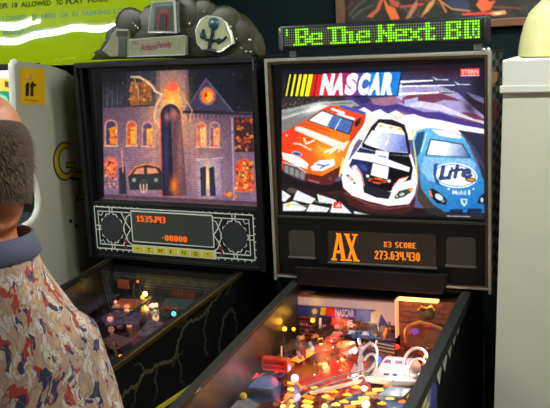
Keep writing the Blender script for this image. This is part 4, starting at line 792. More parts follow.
A.line([(232, 118), (234, 200)], 1.4, (180, 150, 170)); A.poly([(234, 118), (252, 118), (254, 152), (235, 152)], (60, 34, 36)); A.specks((235, 120, 252, 150), 40, 2.4, [(196, 80, 40), (230, 140, 50), (60, 40, 50), (140, 50, 40)], .85); A.ell(244, 170, 9, 12, (222, 84, 50)); A.poly([(235, 170), (253, 170), (255, 192), (235, 192)], (222, 90, 50)); A.specks((236, 162, 254, 190), 50, 2., [(246, 150, 50), (240, 200, 90), (40, 50, 60), (180, 50, 40)], .85)
A.ell(229.5, 194.5, 3, 2.4, (250, 130, 40)); A.ell(235, 197, 2, 1.6, (240, 110, 40)); A.ell(224.5, 194, 1.6, 1.6, (230, 110, 50)); A.poly([(100, 194), (262, 202), (262, 212), (100, 204)], (70, 50, 64), .8)
A.poly([(88, 58), (266, 58), (266, 67), (88, 73)], (15, 14, 16)); A.soft(112, 78, 14, 12, (20, 20, 24), .7); A.soft(250, 76, 14, 16, (16, 16, 20), .85); A.poly([(88, 58), (101.5, 58), (104.6, 216), (88, 216)], (13, 13, 15)); A.poly([(249, 58), (266, 58), (266, 216), (258.4, 216)], (13, 13, 15)); A.poly([(88, 198.4), (266, 206.4), (266, 216), (88, 216)], (30, 32, 36)); A.line([(103, 198), (257, 206)], .8, (120, 84, 70))
A.soft(108, 74, 20, 12, (22, 22, 24), .8); A.soft(252, 80, 14, 18, (14, 14, 18), .85); A.specks((104, 70, 256, 196), 420, .9, [(150, 110, 130), (70, 56, 80), (210, 130, 90), (50, 44, 58)], .35)
A.grain(1.4, .09).blur(.35)
TB = [(.035, .028, 1.793), (.715, .028, 1.793), (.715, .028, 1.312), (.035, .028, 1.312)]
print_mesh('backglass', art_mat('dim_backlit_backglass', glow=1.05, rough=.12, base=.2, spec=.4), tm, TB[0], (.68, 0, 0), (0, 0, -.481), A, [(87.5, 69.0), (253.6, 63.8), (260.7, 208.5), (98.4, 200.2)], 360, 280)
# --- speaker panel with web scrollwork
sp = MB().box(.016, TW_-.016, .004, .030, 1.112, 1.312, .002).build('speaker_panel', mat('dark_speaker_panel', (15, 17, 18), .5, spec=.25), tm)
M_web = mat('pale_scroll_print', (236, 240, 230), .5, var=.15, scale=200); wb = MB(); fy = .0032
def wl(pts, w=.0042): wb.ribbon([(x, fy, z) for x, z in pts], w, (0, 1, 0))
X0, X1, Z1_, Z0_ = .032, .697, 1.293, 1.137
def rect(x0, x1, z0, z1, w=.0042): wl([(x0, z0), (x1, z0)], w); wl([(x0, z1), (x1, z1)], w); wl([(x0, z0), (x0, z1)], w); wl([(x1, z0), (x1, z1)], w)
rect(X0, X1, Z0_, Z1_)
for mir in (0, 1):
    F = (lambda x: x) if not mir else (lambda x: X0+X1-x)
    c = .107; zc = 1.215; oc = [(c-.056, zc), (c-.044, zc+.030), (c-.022, zc+.052), (c, zc+.064), (c+.022, zc+.052), (c+.044, zc+.030), (c+.056, zc), (c+.044, zc-.030), (c+.022, zc-.052), (c, zc-.064), (c-.022, zc-.052), (c-.044, zc-.030), (c-.056, zc)]
    oc = [oc[0]]+[p for a, q in zip(oc, oc[1:]) for p in (((a[0]+q[0])/2+(c-(a[0]+q[0])/2)*.10, (a[1]+q[1])/2+(zc-(a[1]+q[1])/2)*.10), q)]
    wl([(F(x), z) for x, z in oc])
    wl([(F(.048), 1.153), (F(.048), 1.277), (F(.190), 1.277)]); wl([(F(.048), 1.153), (F(.190), 1.153)])
    for dz in (-1, 1):
        wl([(F(c-.006), zc+dz*.064), (F(c-.006), zc+dz*.077)]); wl([(F(c+.006), zc+dz*.064), (F(c+.006), zc+dz*.077)]); wl([(F(c-.060), zc+dz*.052), (F(c-.044), zc+dz*.046), (F(c-.036), zc+dz*.060)], .003)
    wl([(F(X0), zc+.008), (F(c-.05), zc+.008)], .003); wl([(F(X0), zc-.008), (F(c-.05), zc-.008)], .003)
    wl([(F(c+.05), zc), (F(.176), zc+.046), (F(.198), zc+.060)]); wl([(F(c+.05), zc), (F(.176), zc-.046), (F(.198), zc-.060)]); wl([(F(.152), zc+.062), (F(.174), zc+.02), (F(.190), zc)]); wl([(F(.152), zc-.062), (F(.174), zc-.02), (F(.190), zc)])
    for k in range(8):
        xx = .045+k*.026; wl([(F(xx), Z0_), (F(xx), Z0_-.008)], .004); wl([(F(xx), Z1_), (F(xx), Z1_+.005)], .004)
    for k in range(6): zz = Z0_+.01+k*.027; wl([(F(X0), zz), (F(X0-.007), zz)], .004)
    gm = MB().lathe([(0, 0), (.050, 0), (.050, -.0012), (0, -.0012)], (F(c), .0035, zc), 28, 'y').build('speaker_grille', mat('dark_speaker_cloth', (34, 37, 40), .7, var=.25, scale=500), sp)
    for zz in (1.170, 1.148): MB().lathe([(0, 0), (.0075, 0), (.0055, -.002), (0, -.003)], (F(.162), .003, zz), 10, 'y').build('red_rose_print', mat('dull_red_print', (126, 36, 40), .5), sp)
    g = MB(); g.face([(F(.163), .0036, zc+.056), (F(.186), .0036, zc+.044), (F(.179), .0036, zc+.012), (F(.168), .0036, zc+.03)]); g.build('green_leaf_print', mat('dull_green_print', (44, 74, 60), .5), sp); g = MB(); g.face([(F(.163), .0036, zc-.046), (F(.182), .0036, zc-.034), (F(.178), .0036, zc-.012), (F(.168), .0036, zc-.025)]); g.build('green_leaf_print', mat('dull_green_print', (44, 74, 60), .5), sp)
rect(.196, .538, 1.172, 1.284, .005)
wb.build('scroll_print', M_web, sp)
dp = MB().box(.199, .535, .0015, .005, 1.1745, 1.2815).build('score_display', mat('grey_green_display', (62, 66, 62), .3), sp)
t = MB().dots('1535J43', .222, 1.2465, .0031, .001, 1, .95, .0033);t.build('lit_score', mat('red_orange_display_dots', (120, 50, 5), .5, emit=(255, 108, 16), strength=1.05, var=0), dp); t = MB().dots('00000', .338, 1.183, .0032, .001, 1, .95, .0030)
t.build('lit_credits', mat('red_orange_display_dots'), dp); MB().box(.326, .331, .0008, .0016, 1.192, 1.196).build('lit_point', mat('red_orange_display_dots'), dp)
th = MB().box(.192, .545, .0005, .005, 1.130, 1.1605).build('letter_strip', mat('pale_strip', (220, 222, 196), .5), sp)
for k, ch in enumerate('*THING*'):
    x0 = .198+k*.0492; ti = MB().box(x0, x0+.040, -.0010, .001, 1.1335, 1.157, .001).build('letter_tile', mat('olive_yellow_tile', (214, 208, 44), .5), th)
    MB().text(ch if ch != '*' else '*', (x0+.012, -.0014, 1.1385 if ch != '*' else 1.141), (.016 if ch != 'I' else .005, 0, 0), (0, 0, .014 if ch != '*' else .010), .03).build('tile_letter', mat('dark_tile_ink', (40, 42, 14), .5), ti)
# --- molded topper
PX = lambda x, y, d=.06: (.037+(x-93)*.00413+(62-y)*.0005+(.06-d)*.62, 1.817+max(0., 62-.0377*(x-93)-y)*.0034)
O = [(90, 60), (97, 55), (102, 48), (106, 41), (110, 35), (116, 29), (119, 23), (125, 16), (133, 12), (142, 10.5), (149, 11), (151, 4), (160, 1.5), (174, 1.5), (180, 5), (190, 2.5), (200, 3), (208, 7), (215, 9.5), (224, 11), (232, 15.5), (239, 21), (246, 28), (251, 36), (256, 46), (258, 58)]
M_top = mat('olive_bronze_plastic', (52, 49, 32), .4, .05, var=.3, scale=14, bump=.12)
tp = MB()
tp.prism([PX(*p) for p in O], 'y', .050, .12, .012)
for x, y, r, sq in [(132, 23, 15, .22), (118, 38, 11, .2), (142, 32, 12, .15), (188, 15, 15, .22), (204, 14, 12, .2), (224, 25, 16, .22), (238, 36, 15, .2), (243, 47, 12, .2), (228, 45, 14, .18), (190, 36, 12, .16)]:
    a, z = PX(x, y); tp.ball((a, .055, z), r*.0036, 14, 9, (1.2, .75*sq, 1.05))
top_o = tp.build('molded_topper', M_top, tm, True)
M_rel = mat('painted_relief_cream', (150, 150, 112), .25, var=.3, scale=60); M_silver = mat('silver_relief', (176, 182, 176), .2, .7, var=.2)
M_edge = mat('bright_silver_edge', (226, 228, 220), .2, .3)
# arched window piece
def pp(pts, d0, d1, m, name, par, bev=.002): return MB().prism([PX(*p, d0) for p in pts], 'y', d0, d1, bev).build(name, m, par)
aw = pp([(151.5, 32), (153, 3), (175, 2.5), (178, 33)], .020, .052, M_silver, 'arch_window_relief', top_o, .004)
pp([(155.5, 30), (156.5, 7), (172.5, 6.5), (174.5, 30.5)], .017, .021, mat('grey_green_relief', (74, 88, 76), .3, .2), 'window_recess', aw, .001)
def archpts(cx, cy, w, h, n=8): return [(cx-w, cy+h)]+[(cx-w*math.cos(PI*k/n), cy-w*math.sin(PI*k/n)) for k in range(n+1)]+[(cx+w, cy+h)]
pp(archpts(164.8, 15, 5.2, 15), .013, .018, mat('crimson_arch', (150, 40, 58), .4), 'window_arch', aw, .0005)
pp(archpts(164.9, 17.5, 3.6, 12), .010, .014, mat('black_window_void', (14, 12, 16), .5), 'window_opening', aw, .0005)
# nameplate
np_ = pp([(130.5, 56.5), (131.5, 39.5), (187, 36), (188, 54.5)], .030, .052, mat('nameplate_stone', (150, 150, 116), .4, var=.25, scale=80), 'nameplate', top_o, .003)
t = MB()
def px3(x, y, d): a, z = PX(x, y, d); return (a, d, z)
def onplate(s_, x0, y1, x1, h, bold):
    o = Vector(px3(x0, y1, .0292)); t.text(s_, o, Vector(px3(x1, y1-(x1-x0)*.06, .0292))-o, Vector(px3(x0, y1-h, .0292))-o, bold)
onplate('The', 134.5, 44.5, 141, 3.6, .01); onplate('Addams', 144, 50.4, 160, 6.8, .02); onplate('Family', 160.5, 49.6, 174.5, 8, .02)
t.build('nameplate_lettering', mat('magenta_ink', (140, 20, 80), .4), np_)
# tower plate at the left, mechanical relief at the right
tl_ = pp([(104, 50.5), (111, 41), (114, 33), (118, 29), (130, 29.5), (131, 57), (112, 57)], .034, .052, M_rel, 'tower_relief', top_o, .004)
pp([(118, 30.5), (128.6, 31), (128.8, 36), (118, 36)], .030, .036, mat('dark_tower_print', (30, 30, 28), .5), 'tower_roof', tl_, .001); pp([(120, 37), (128.4, 37), (128.8, 56), (120.4, 56)], .031, .036, mat('slate_tower_print', (62, 68, 64), .4, var=.3, scale=60), 'tower_wall', tl_, .001)
MB().tube([px3(104.5, 50, .034), px3(111, 41.5, .034), px3(114.5, 33, .034), px3(118, 29, .034), px3(130, 29.6, .034)], .003, 6).build('silver_edge', M_edge, tl_, True)
rl = pp([(197, 31), (201, 21), (207, 17.5), (217, 19), (224, 24), (229, 34), (232, 44), (222, 51.5), (206, 51), (199, 43)], .030, .052, mat('cream_relief', (196, 196, 156), .25, var=.2, scale=60), 'porthole_relief', top_o, .004)
for par, pts, d in ((np_, [(130.5, 56.5), (131.5, 39.5), (187, 36), (188, 54.5)], .030), (aw, [(151.5, 32), (153, 3), (175, 2.5), (178, 33)], .020), (rl, [(197, 31), (201, 21), (207, 17.5), (217, 19), (224, 24), (229, 34), (232, 44), (222, 51.5), (206, 51), (199, 43)], .030)):
    MB().tube([px3(x, y, d) for x, y in pts], .0028 if par is not aw else .0045, 6, closed=True).build('silver_edge', M_edge, par, True)
M_teal = mat('teal_relief', (52, 84, 90), .25, .2, var=.3, scale=60)
for x, y, r in ((213.5, 25, 6), (219.5, 41.5, 3.2), (204, 36, 3.6)):
    a, z = PX(x, y, .028); MB().ball((a, .028, z), r*.0034, 14, 9, (1, .5, 1)).build('teal_boss', M_teal, rl, True)
t = MB()
for pts, r in (([(213, 29), (213, 36), (211.5, 41), (210.5, 50)], .006), ([(204, 30), (204.5, 36), (207, 40), (214, 41), (219, 41)], .005), ([(219, 40), (223, 41), (226, 37)], .004), ([(205, 50.5), (211, 50), (217, 51)], .006)): t.tube([px3(x, y, .026) for x, y in pts], r, 8)
t.build('dark_pipework', mat('blue_black_relief', (32, 40, 48), .3), rl, True)
M_glint = mat('glint_fleck', (205, 206, 196), .15, .8)  # small bright balls stand in for glints on the topper
for x, y, r in ((134, 23, 1.2), (137, 25.5, 1.2), (140, 28, .9), (203.5, 13, 1.0), (229.8, 28, .9), (231.2, 33.5, .7), (235.4, 39.5, .8), (247.6, 41, 1.4), (240.2, 48.4, 1.1), (245.4, 51.6, 1.1), (249, 52, 1.2), (190.5, 24, .9), (200, 45, .9)):
    a, z = PX(x, y, .034); MB().ball((a, .034 if x > 150 else .036, z), r*.0036, 8, 6, (1, .8, 1.4)).build('glint_fleck', M_glint, top_o, True)
# --- cabinet
tcb = cabinet(tm, .36, .281, -1.07, .56, .58)
M_gold = mat('brass_rail', (112, 92, 40), .35, .8, var=.2)
for sx in (-1, 1):
    xo = .36+sx*.290; xs = xo-sx*.0075; xi = xo-sx*.029; r = MB()
    r.loft([[(min(xo, xs), y, GZ(y)-.012), (max(xo, xs), y, GZ(y)-.012), (max(xo, xs), y, GZ(y)+.001), (min(xo, xs), y, GZ(y)+.001)] for y in (-1.09, .0)])
    o = r.build('side_rail', M_gold, tm); r = MB()
    r.loft([[(min(xi, xs), y, GZ(y)-.004), (max(xi, xs), y, GZ(y)-.004), (max(xi, xs), y, GZ(y)), (min(xi, xs), y, GZ(y))] for y in (-1.09, .0)]); r.build('rail_cap', M_black, o)
MB().box(.07, .65, -1.115, -1.05, GZ(-1.07)-.05, GZ(-1.07)+.006, .008).build('lockdown_bar', M_gold, tm)
g = MB(); g.loft([[(.098, y, GZ(y)-.010), (.622, y, GZ(y)-.010), (.622, y, GZ(y)-.005), (.098, y, GZ(y)-.005)] for y in (-1.05, -.004)]); g.build('playfield_glass', M_glass, tm)
cd = MB().box(.22, .50, -1.078, -1.07, .62, .90, .003).build('coin_door', M_satin, tm)
for x in (.30, .42): MB().box(x-.02, x+.02, -1.084, -1.077, .78, .84, .003).build('coin_slot', mat('red_coin_slot'), cd)
for sx in (-1, 1): MB().lathe([(0, 0), (.014, 0), (.014, sx*.008), (.010, sx*.012), (0, sx*.013)], (.36+sx*.281, -.96, .93), 16, 'x').build('flipper_button', mat('red_button'), tm, True)
# lightning on the side
def jag(pts, n=4, j=.0065):
    out = [pts[0]]
    for (a, b), (c, d) in zip(pts, pts[1:]):
        L_ = math.hypot(c-a, d-b)+1e-6
        for k in range(1, n+1):
            o_ = rng.uniform(-j, j) if k < n else 0; out.append((a+(c-a)*k/n-(d-b)/L_*o_, b+(d-b)*k/n+(c-a)/L_*o_))
    return out
xs = .36+.2815+.0006
for pts, w0, w1 in (([(-.137, 1.061), (-.165, 1.050), (-.211, 1.035), (-.236, 1.030), (-.262, 1.012), (-.300, 1.018), (-.339, 1.021), (-.356, 1.012), (-.374, 1.013), (-.395, .985), (-.413, .972), (-.429, .935), (-.470, .934), (-.524, .944), (-.555, .938), (-.585, .948), (-.627, .925), (-.684, .926), (-.74, .90)], .007, .013), ([(-.211, 1.035), (-.240, 1.000), (-.261, .971), (-.252, .945), (-.258, .915), (-.250, .88)], .006, .006),
                    ([(-.339, 1.021), (-.36, 1.032), (-.39, 1.025), (-.429, 1.030)], .005, .004), ([(-.106, .984), (-.135, .965), (-.15, .93), (-.17, .89), (-.165, .84)], .008, .006), ([(-.061, .96), (-.045, .919), (-.06, .88)], .006, .004), ([(-.383, .939), (-.40, .936), (-.425, .930), (-.45, .91)], .005, .003), ([(-.413, .972), (-.42, .95), (-.40, .90), (-.41, .86), (-.39, .83)], .007, .004), ([(-.11, .985), (-.08, .99), (-.05, .96)], .007, .005), ([(-.524, .944), (-.54, .91), (-.53, .87), (-.56, .84)], .007, .004), ([(-.585, .948), (-.60, .975), (-.63, .985)], .005, .003), ([(-.627, .925), (-.64, .89), (-.66, .87)], .006, .003)):
    pts = jag(pts); n = len(pts); lt = MB(); lt.ribbon([(xs, y, z) for y, z in pts], [w0+(w1-w0)*k/(n-1)+.002*((k*7) % 3-1) for k in range(n)], (1, 0, 0)); lt.build('lightning_print', mat('dull_olive_print', (72, 66, 44), .5, var=.2, scale=60), tcb)
MB().ribbon([(xs, -.02, 1.092), (xs, -.113, 1.041)], [.003, .004], (1, 0, 0)).build('thin_bolt_print', mat('grey_olive_print', (80, 76, 62), .5), tcb)
MB().box(xs-.0005, xs+.002, -1.05, -.20, .806, .822, .0008).build('yellow_side_stripe', mat('bright_yellow_stripe', (196, 190, 50), .35), tcb)
# --- dark playfield with a few glowing lamps
TZ = lambda y, h=0.: .965+.10*y+h
A = Art(-100, 290, 250, 470, 2.5, (30, 22, 26))
A.specks((60, 290, 250, 400), 420, 5, [(60, 40, 46), (20, 18, 24), (80, 60, 90), (50, 60, 50), (100, 60, 50), (40, 40, 60)], .6); A.blur(.6)
tq = [(.098, 0, TZ(0)), (.622, 0, TZ(0)), (.622, -1.04, TZ(-1.04)), (.098, -1.04, TZ(-1.04))]
tpl = pfboard(tm, .098, .622, 0, -1.04, TZ, A, [(114.9, 294.1), (238.0, 307.5), (33.9, 468.1), (-114.0, 434.3)], art_mat('dark_playfield_print', rough=.15, coat=.3), 160, 180)
MB().box(.098, .622, .0, .03, .95, 1.075).build('rear_playfield_panel', M_black, tm)
bp_ = MB().box(.125, .172, .086-.1, .092-.1, TZ(0, .030), TZ(0, .062)).build('brown_target_card', mat('dim_orange_card', (120, 56, 30), .5, emit=(150, 60, 26), strength=.2), tm)
def ztp(x, y, h): return (x, y, TZ(y, h))
w = .035
for p, r, c, s, ww in [(ztp(.236, .0, .014), .010, (255, 230, 150), 3., w*1.5), (ztp(.240, -.024, .010), .008, (255, 180, 40), 1.8, w), (ztp(.330, -.085, .012), .007, (255, 190, 150), 2.4, w), (ztp(.471, -.17, .030), .0075, (60, 240, 190), 2.6, w*.7), (ztp(.210, -.006, .06), .005, (255, 90, 40), 1.4, 0),
                     (ztp(.262, -.15, .012), .009, (255, 150, 100), 1.6, w*1.4), (ztp(.268, -.255, .012), .011, (255, 170, 130), 1.7, w), (ztp(.470, -.47, .010), .010, (255, 130, 50), 2.0, w), (ztp(.49, -.455, .012), .007, (255, 110, 40), 1.7, 0), (ztp(.20, -.13, .03), .006, (255, 150, 110), 1.2, w*.5), (ztp(.36, -.12, .01), .005, (90, 200, 140), 1.0, 0), (ztp(.54, -.20, .02), .006, (200, 110, 60), .9, w*.5)]:
    bulb(tpl, p, r, c, s, ww)
b = MB()
for k in range(5):
    a = 2*PI*k/5; b.ball(ztp(.330+.012*math.cos(a), -.085+.012*math.sin(a), .012), .006, 8, 6)
b.build('flower_lamp', mat('lit_flower', (255, 180, 130), .4, emit=(255, 190, 150), strength=1.3), tpl, True)
for i, (pts, h, c) in enumerate([([(.25, -.20), (.36, -.20), (.40, -.28), (.30, -.32), (.24, -.27)], .03, (70, 50, 80)), ([(.20, -.10), (.29, -.09), (.31, -.16), (.22, -.18)], .028, (130, 70, 50)), ([(.38, -.08), (.50, -.07), (.54, -.14), (.42, -.16)], .04, (56, 60, 60)), ([(.42, -.24), (.52, -.26), (.54, -.36), (.45, -.36)], .03, (70, 56, 76)), ([(.12, -.10), (.18, -.08), (.18, -.28), (.12, -.30)], .035, (50, 44, 54)), ([(.36, -.36), (.46, -.38), (.44, -.46), (.35, -.45)], .025, (84, 56, 60))]):
    b = MB(); b.loft([[ztp(x, y, h+d) for x, y in pts] for d in (0, .004)]); b.build('plastic', mat('dark_plastic_%d_%d_%d' % c, c, .22, var=.4, scale=40), tm)
for pts in ([ztp(.43, -.42, .01), ztp(.44, -.46, .05), ztp(.47, -.50, .06), ztp(.50, -.52, .03), ztp(.51, -.53, .0)], [ztp(.40, -.44, .01), ztp(.42, -.48, .06), ztp(.45, -.53, .06), ztp(.47, -.56, .02)], [ztp(.30, -.02, .05), ztp(.34, -.14, .045), ztp(.31, -.26, .035)], [ztp(.52, -.05, .02), ztp(.53, -.05, .07)]):
    MB().tube(pts, .004, 8).build('wire_guide', mat('brass_wire', (150, 140, 90), .25, .9), tm, True)
for x in (.0975, .6225):
    b = MB(); b.loft([[(x-.0005, y, TZ(y)), (x+.0005, y, TZ(y)), (x+.0005, y, GZ(y)-.012), (x-.0005, y, GZ(y)-.012)] for y in (-1.04, -.0)])
    b.build('side_blade', mat('black_gloss_blade', (20, 18, 18), .3), tm)
# ------------------------------------------------------------------ white arcade cabinet at the left (same turn as the machine beside it)
ac = thing('arcade_cabinet', 'tall white arcade cabinet with a yellow sticker on its curved side at the left', 'arcade cabinet', (-.49, -.05, 0), TYAW, (*TQ, 0))
XR = -.12
def arc_pts():
    return [(-.165, 1.51), (-.150, 1.475), (-.134, 1.438), (-.122, 1.407), (-.113, 1.372), (-.110, 1.335), (-.119, 1.298), (-.136, 1.275), (-.160, 1.259), (-.192, 1.252), (-.226, 1.250)]
PROF = [(-.172, 1.829), (-.161, 1.832), (-.136, 1.831), (-.090, 1.826), (-.044, 1.818), (.0, 1.811), (.035, 1.803), (.094, 1.786), (.143, 1.757), (.22, 1.70), (.30, 1.62), (.38, 1.50), (.38, .04), (-.48, .04), (-.48, .74), (-.60, .86), (-.60, 1.06), (-.575, 1.085), (-.40, 1.16)]
FRONT = [(-.226, 1.250)]+arc_pts()[::-1][1:]+[(-.186, 1.555), (-.1955, 1.60), (-.193, 1.66), (-.189, 1.70), (-.184, 1.76), (-.180, 1.81), (-.178, 1.822)]
M_side = mat('white_side_laminate', (178, 178, 158), .42, var=.04, scale=10); M_trim = mat('white_edge_trim', (242, 242, 230), .3)
for x0, x1 in ((XR-.02, XR), (-.86, -.84)):
    sp_ = MB().prism(PROF+FRONT, 'x', x0, x1).build('side_panel', M_side, ac)
    MB().tube([((x0+x1)/2, y, z) for y, z in [(-.60, 1.06), (-.575, 1.085), (-.40, 1.16)]+FRONT+[(-.172, 1.829), (-.161, 1.832)]], .0115, 10).build('edge_trim', M_trim, sp_, True)
    if x0 > -.5: side_r = sp_
# yellow sticker
A = Art(10, 60, 50, 110, 6, (226, 178, 24)); A.poly([(22, 70), (34, 70), (32, 100), (22, 100)], (232, 186, 36), .5)
A.ell(28.6, 76.4, 4, 3.6, (214, 150, 110)); A.ell(27.2, 75.4, 2, 2.6, (236, 190, 50), 30)
A.poly([(25.6, 83), (29.2, 81.6), (28.6, 95), (25.2, 95)], (26, 22, 14)); A.poly([(30.8, 82.2), (33.6, 80.4), (33.2, 95.4), (30.2, 95)], (26, 22, 14)); A.poly([(30, 84), (36, 83), (36, 85.6), (30, 86.4)], (26, 22, 14)); A.poly([(31.6, 93), (34, 95), (31, 95.4)], (26, 22, 14))
A.line([(24, 98.5), (38, 100.5)], 1.1, (150, 116, 30)); A.blur(.3)
sq = [(-.148, 1.811), (-.024, 1.799), (-.038, 1.672), (-.166, 1.684)]
st5 = MB().prism(sq, 'x', XR-.0005, XR+.0012).build('logo_sticker', mat('yellow_sticker', (226, 178, 24), .4), side_r)
print_mesh('sticker_print', art_mat('sticker_print', rough=.35), st5, (XR+.0017, -.148, 1.811), (0, .124, -.012), (0, -.018, -.127), A, [(20, 67), (45, 69), (45, 104), (20, 103)], 60, 80)
# yellow and black letters on the side
M_ink, M_yel = mat('black_side_ink', (20, 19, 16), .5), mat('golden_side_ink', (186, 160, 36), .45)
def gpath(k): return [(.046+.052*k*math.cos(a), 1.452+.060*k*math.sin(a)) for a in (math.radians(50+i*15.5) for i in range(19))]
for m, w, off, nm_ in ((M_ink, .036, .0006, 'letter_outline'), (M_yel, .022, .0012, 'letter_fill')):
    b = MB(); p = [(XR+off, y, z) for y, z in gpath(1.)]; b.ribbon(p, [w*(.55+.45*math.sin(PI*i/18)) for i in range(19)], (1, 0, 0)); e = p[-1]
    b.ribbon([(XR+off+.0001, .045, 1.436), (XR+off+.0001, .100, 1.430)], w*.6, (1, 0, 0)).ribbon([(XR+off+.0001, .088, 1.436), (XR+off+.0001, .086, 1.402)], w*.6, (1, 0, 0)); b.build(nm_, m, side_r)
    b = MB(); dw = .008 if m is M_ink else 0
    b.ribbon([(XR+off+.0003, .075-dw, 1.393), (XR+off+.0003, .185+dw, 1.380)], w*.9, (1, 0, 0)).ribbon([(XR+off+.0004, .130, 1.39+dw), (XR+off+.0004, .122, 1.300-dw)], w*1.0, (1, 0, 0)).ribbon([(XR+off+.0005, .095-dw, 1.302), (XR+off+.0005, .150+dw, 1.297)], w*.6, (1, 0, 0)); b.build(nm_, m, side_r)
for y, z in ((.045, 1.222), (.075, 1.196)): MB().lathe([(0, 0), (.008, 0), (.007, .003), (0, .004)], (XR, y, z), 14, 'x').build('side_bolt', mat('black_bolt', (16, 16, 16), .4), side_r, True)
# lit marquee, bezel, screen, controls, back
A = Art(-130, 60, 24, 124, 3, (250, 248, 236)); A.poly([(-130, 82), (24, 78), (24, 92), (-130, 96)], (244, 214, 96)); A.poly([(-130, 60), (24, 60), (24, 75), (-130, 78)], (252, 250, 244))
A.poly([(-130, 100), (-60, 96), (-10, 92), (4, 91), (14, 92), (16, 108), (10, 112), (-130, 118)], (40, 156, 110)); A.poly([(-2, 93), (6, 96), (10, 104), (14, 112), (2, 112), (-2, 104)], (196, 226, 206), .8); A.poly([(6, 108), (11, 106), (14, 112), (6, 114)], (150, 220, 180)); A.text('it', [(5, 80.5), (9, 80.5), (9, 87.5), (5, 87.5)], (60, 50, 30), .04)
A.blur(.35)
mq = MB().box(-.84, XR-.02, -.155, -.02, 1.63, 1.822).build('marquee_box', M_black, ac)
MQ = [(-.84, -.156, 1.803), (XR-.02, -.156, 1.803), (XR-.02, -.156, 1.640), (-.84, -.156, 1.640)]
print_mesh('marquee_sign', art_mat('backlit_marquee', glow=.95, rough=.2, base=.3), mq, MQ[0], (.70, 0, 0), (0, 0, -.163), A, [(-123.3, 74.5), (14.4, 70.1), (18.9, 116.5), (-118.0, 116.7)], 200, 60)
MB().box(-.84, XR-.02, -.10, .38, 1.60, 1.63).build('speaker_shelf', M_satin, ac)
bz = MB(); bz.loft([[(x, -.06, 1.60), (x, .05, 1.24), (x, .07, 1.25), (x, -.04, 1.61)] for x in (-.84, XR-.02)]); bz = bz.build('monitor_bezel', mat('dark_green_bezel', (22, 34, 36), .3), ac)
b = MB(); b.loft([[(x, -.062, 1.592), (x, .044, 1.25), (x, .048, 1.251), (x, -.058, 1.593)] for x in (-.76, -.22)]); b.build('screen', mat('dark_screen_glass', (14, 22, 24), .08), bz)
b = MB(); b.loft([[(x, -.59, 1.05), (x, -.40, 1.15), (x, -.20, 1.238), (x, .06, 1.245), (x, .06, 1.20), (x, -.59, 1.00)] for x in (-.84, XR-.02)]); cp = b.build('control_panel', mat('grey_teal_panel', (70, 92, 92), .35, var=.2), ac)
MB().ball((-.48, -.42, 1.150), .04, 20, 12).build('trackball', mat('white_trackball', (230, 230, 226), .15), cp, True)
for x in (-.62, -.34): MB().lathe([(0, 0), (.016, 0), (.016, .008), (.012, .011), (0, .011)], (x, -.45, 1.124), 18).build('push_button', mat('red_button'), cp, True)
MB().box(-.84, XR-.02, -.575, -.56, .06, 1.03).build('front_door', mat('white_side_laminate'), ac); MB().box(-.84, XR-.02, .36, .378, .05, 1.50).build('back_panel', M_black, ac); MB().box(-.84, XR-.02, -.56, .36, .04, .06).build('base_board', M_black, ac)
b = MB(); b.loft([[(x, y, z) for y, z in ((-.02, 1.80), (.143, 1.74), (.37, 1.49), (.36, 1.47), (.135, 1.725), (-.02, 1.785))] for x in (-.84, XR-.02)]); b.build('top_panel', mat('white_side_laminate'), ac)
# ------------------------------------------------------------------ the man watching the dark machine, seen from behind
BX, BY, BYAW = .165, -1.548, -.52
fw_ = Vector((math.sin(BYAW), math.cos(BYAW), 0)); rt_ = Vector((math.cos(BYAW), -math.sin(BYAW), 0)); ORIG = Vector((BX, BY, 0))
def bp(r, f, z): return ORIG+rt_*r+fw_*f+Vector((0, 0, z))
def ell_ring(r, f, z, a, b, n=28, tf=0., tr=0., sq=2.3):
    out = []
    for k in range(n):
        t = 2*PI*k/n; c, s = math.cos(t), math.sin(t); c, s = math.copysign(abs(c)**(2/sq), c), math.copysign(abs(s)**(2/sq), s)
        out.append(bp(r+a*c, f+b*s, z+tf*b*s+tr*a*c))
    return out
def remeshed(mb, name, m, parent, vox, smooth_it=3, org=None):
    """joins overlapping lofts into one continuous skin"""
    o = mb.build(name, m, parent, True, org); md = o.modifiers.new('join', 'REMESH'); md.mode = 'VOXEL'; md.voxel_size = vox; md.use_smooth_shade = True
    sm = o.modifiers.new('smooth', 'SMOOTH'); sm.iterations = smooth_it; sm.factor = .5
    dg = bpy.context.evaluated_depsgraph_get(); dg.update(); me = bpy.data.meshes.new_from_object(o.evaluated_get(dg)); old = o.data
    o.modifiers.clear(); o.data = me; bpy.data.meshes.remove(old); me.name = name
    if not me.materials: me.materials.append(m)
    me.polygons.foreach_set('use_smooth', [True]*len(me.polygons)); return o
M_skin = mat('warm_skin', (184, 108, 70), .48, var=.08, scale=40, sss=.12)
HYAW = -.95; hf = Vector((math.sin(HYAW), math.cos(HYAW), 0)); hr = Vector((math.cos(HYAW), -math.sin(HYAW), 0)); HC = Vector((.160, -1.532, 1.700)); HP = math.radians(16)
hu = Vector((0, 0, 1))*math.cos(HP)+hf*math.sin(HP); hf2 = hf*math.cos(HP)-Vector((0, 0, 1))*math.sin(HP)
def hp_(r, f, u): return HC+hr*r+hf2*f+hu*u
sk = MB()
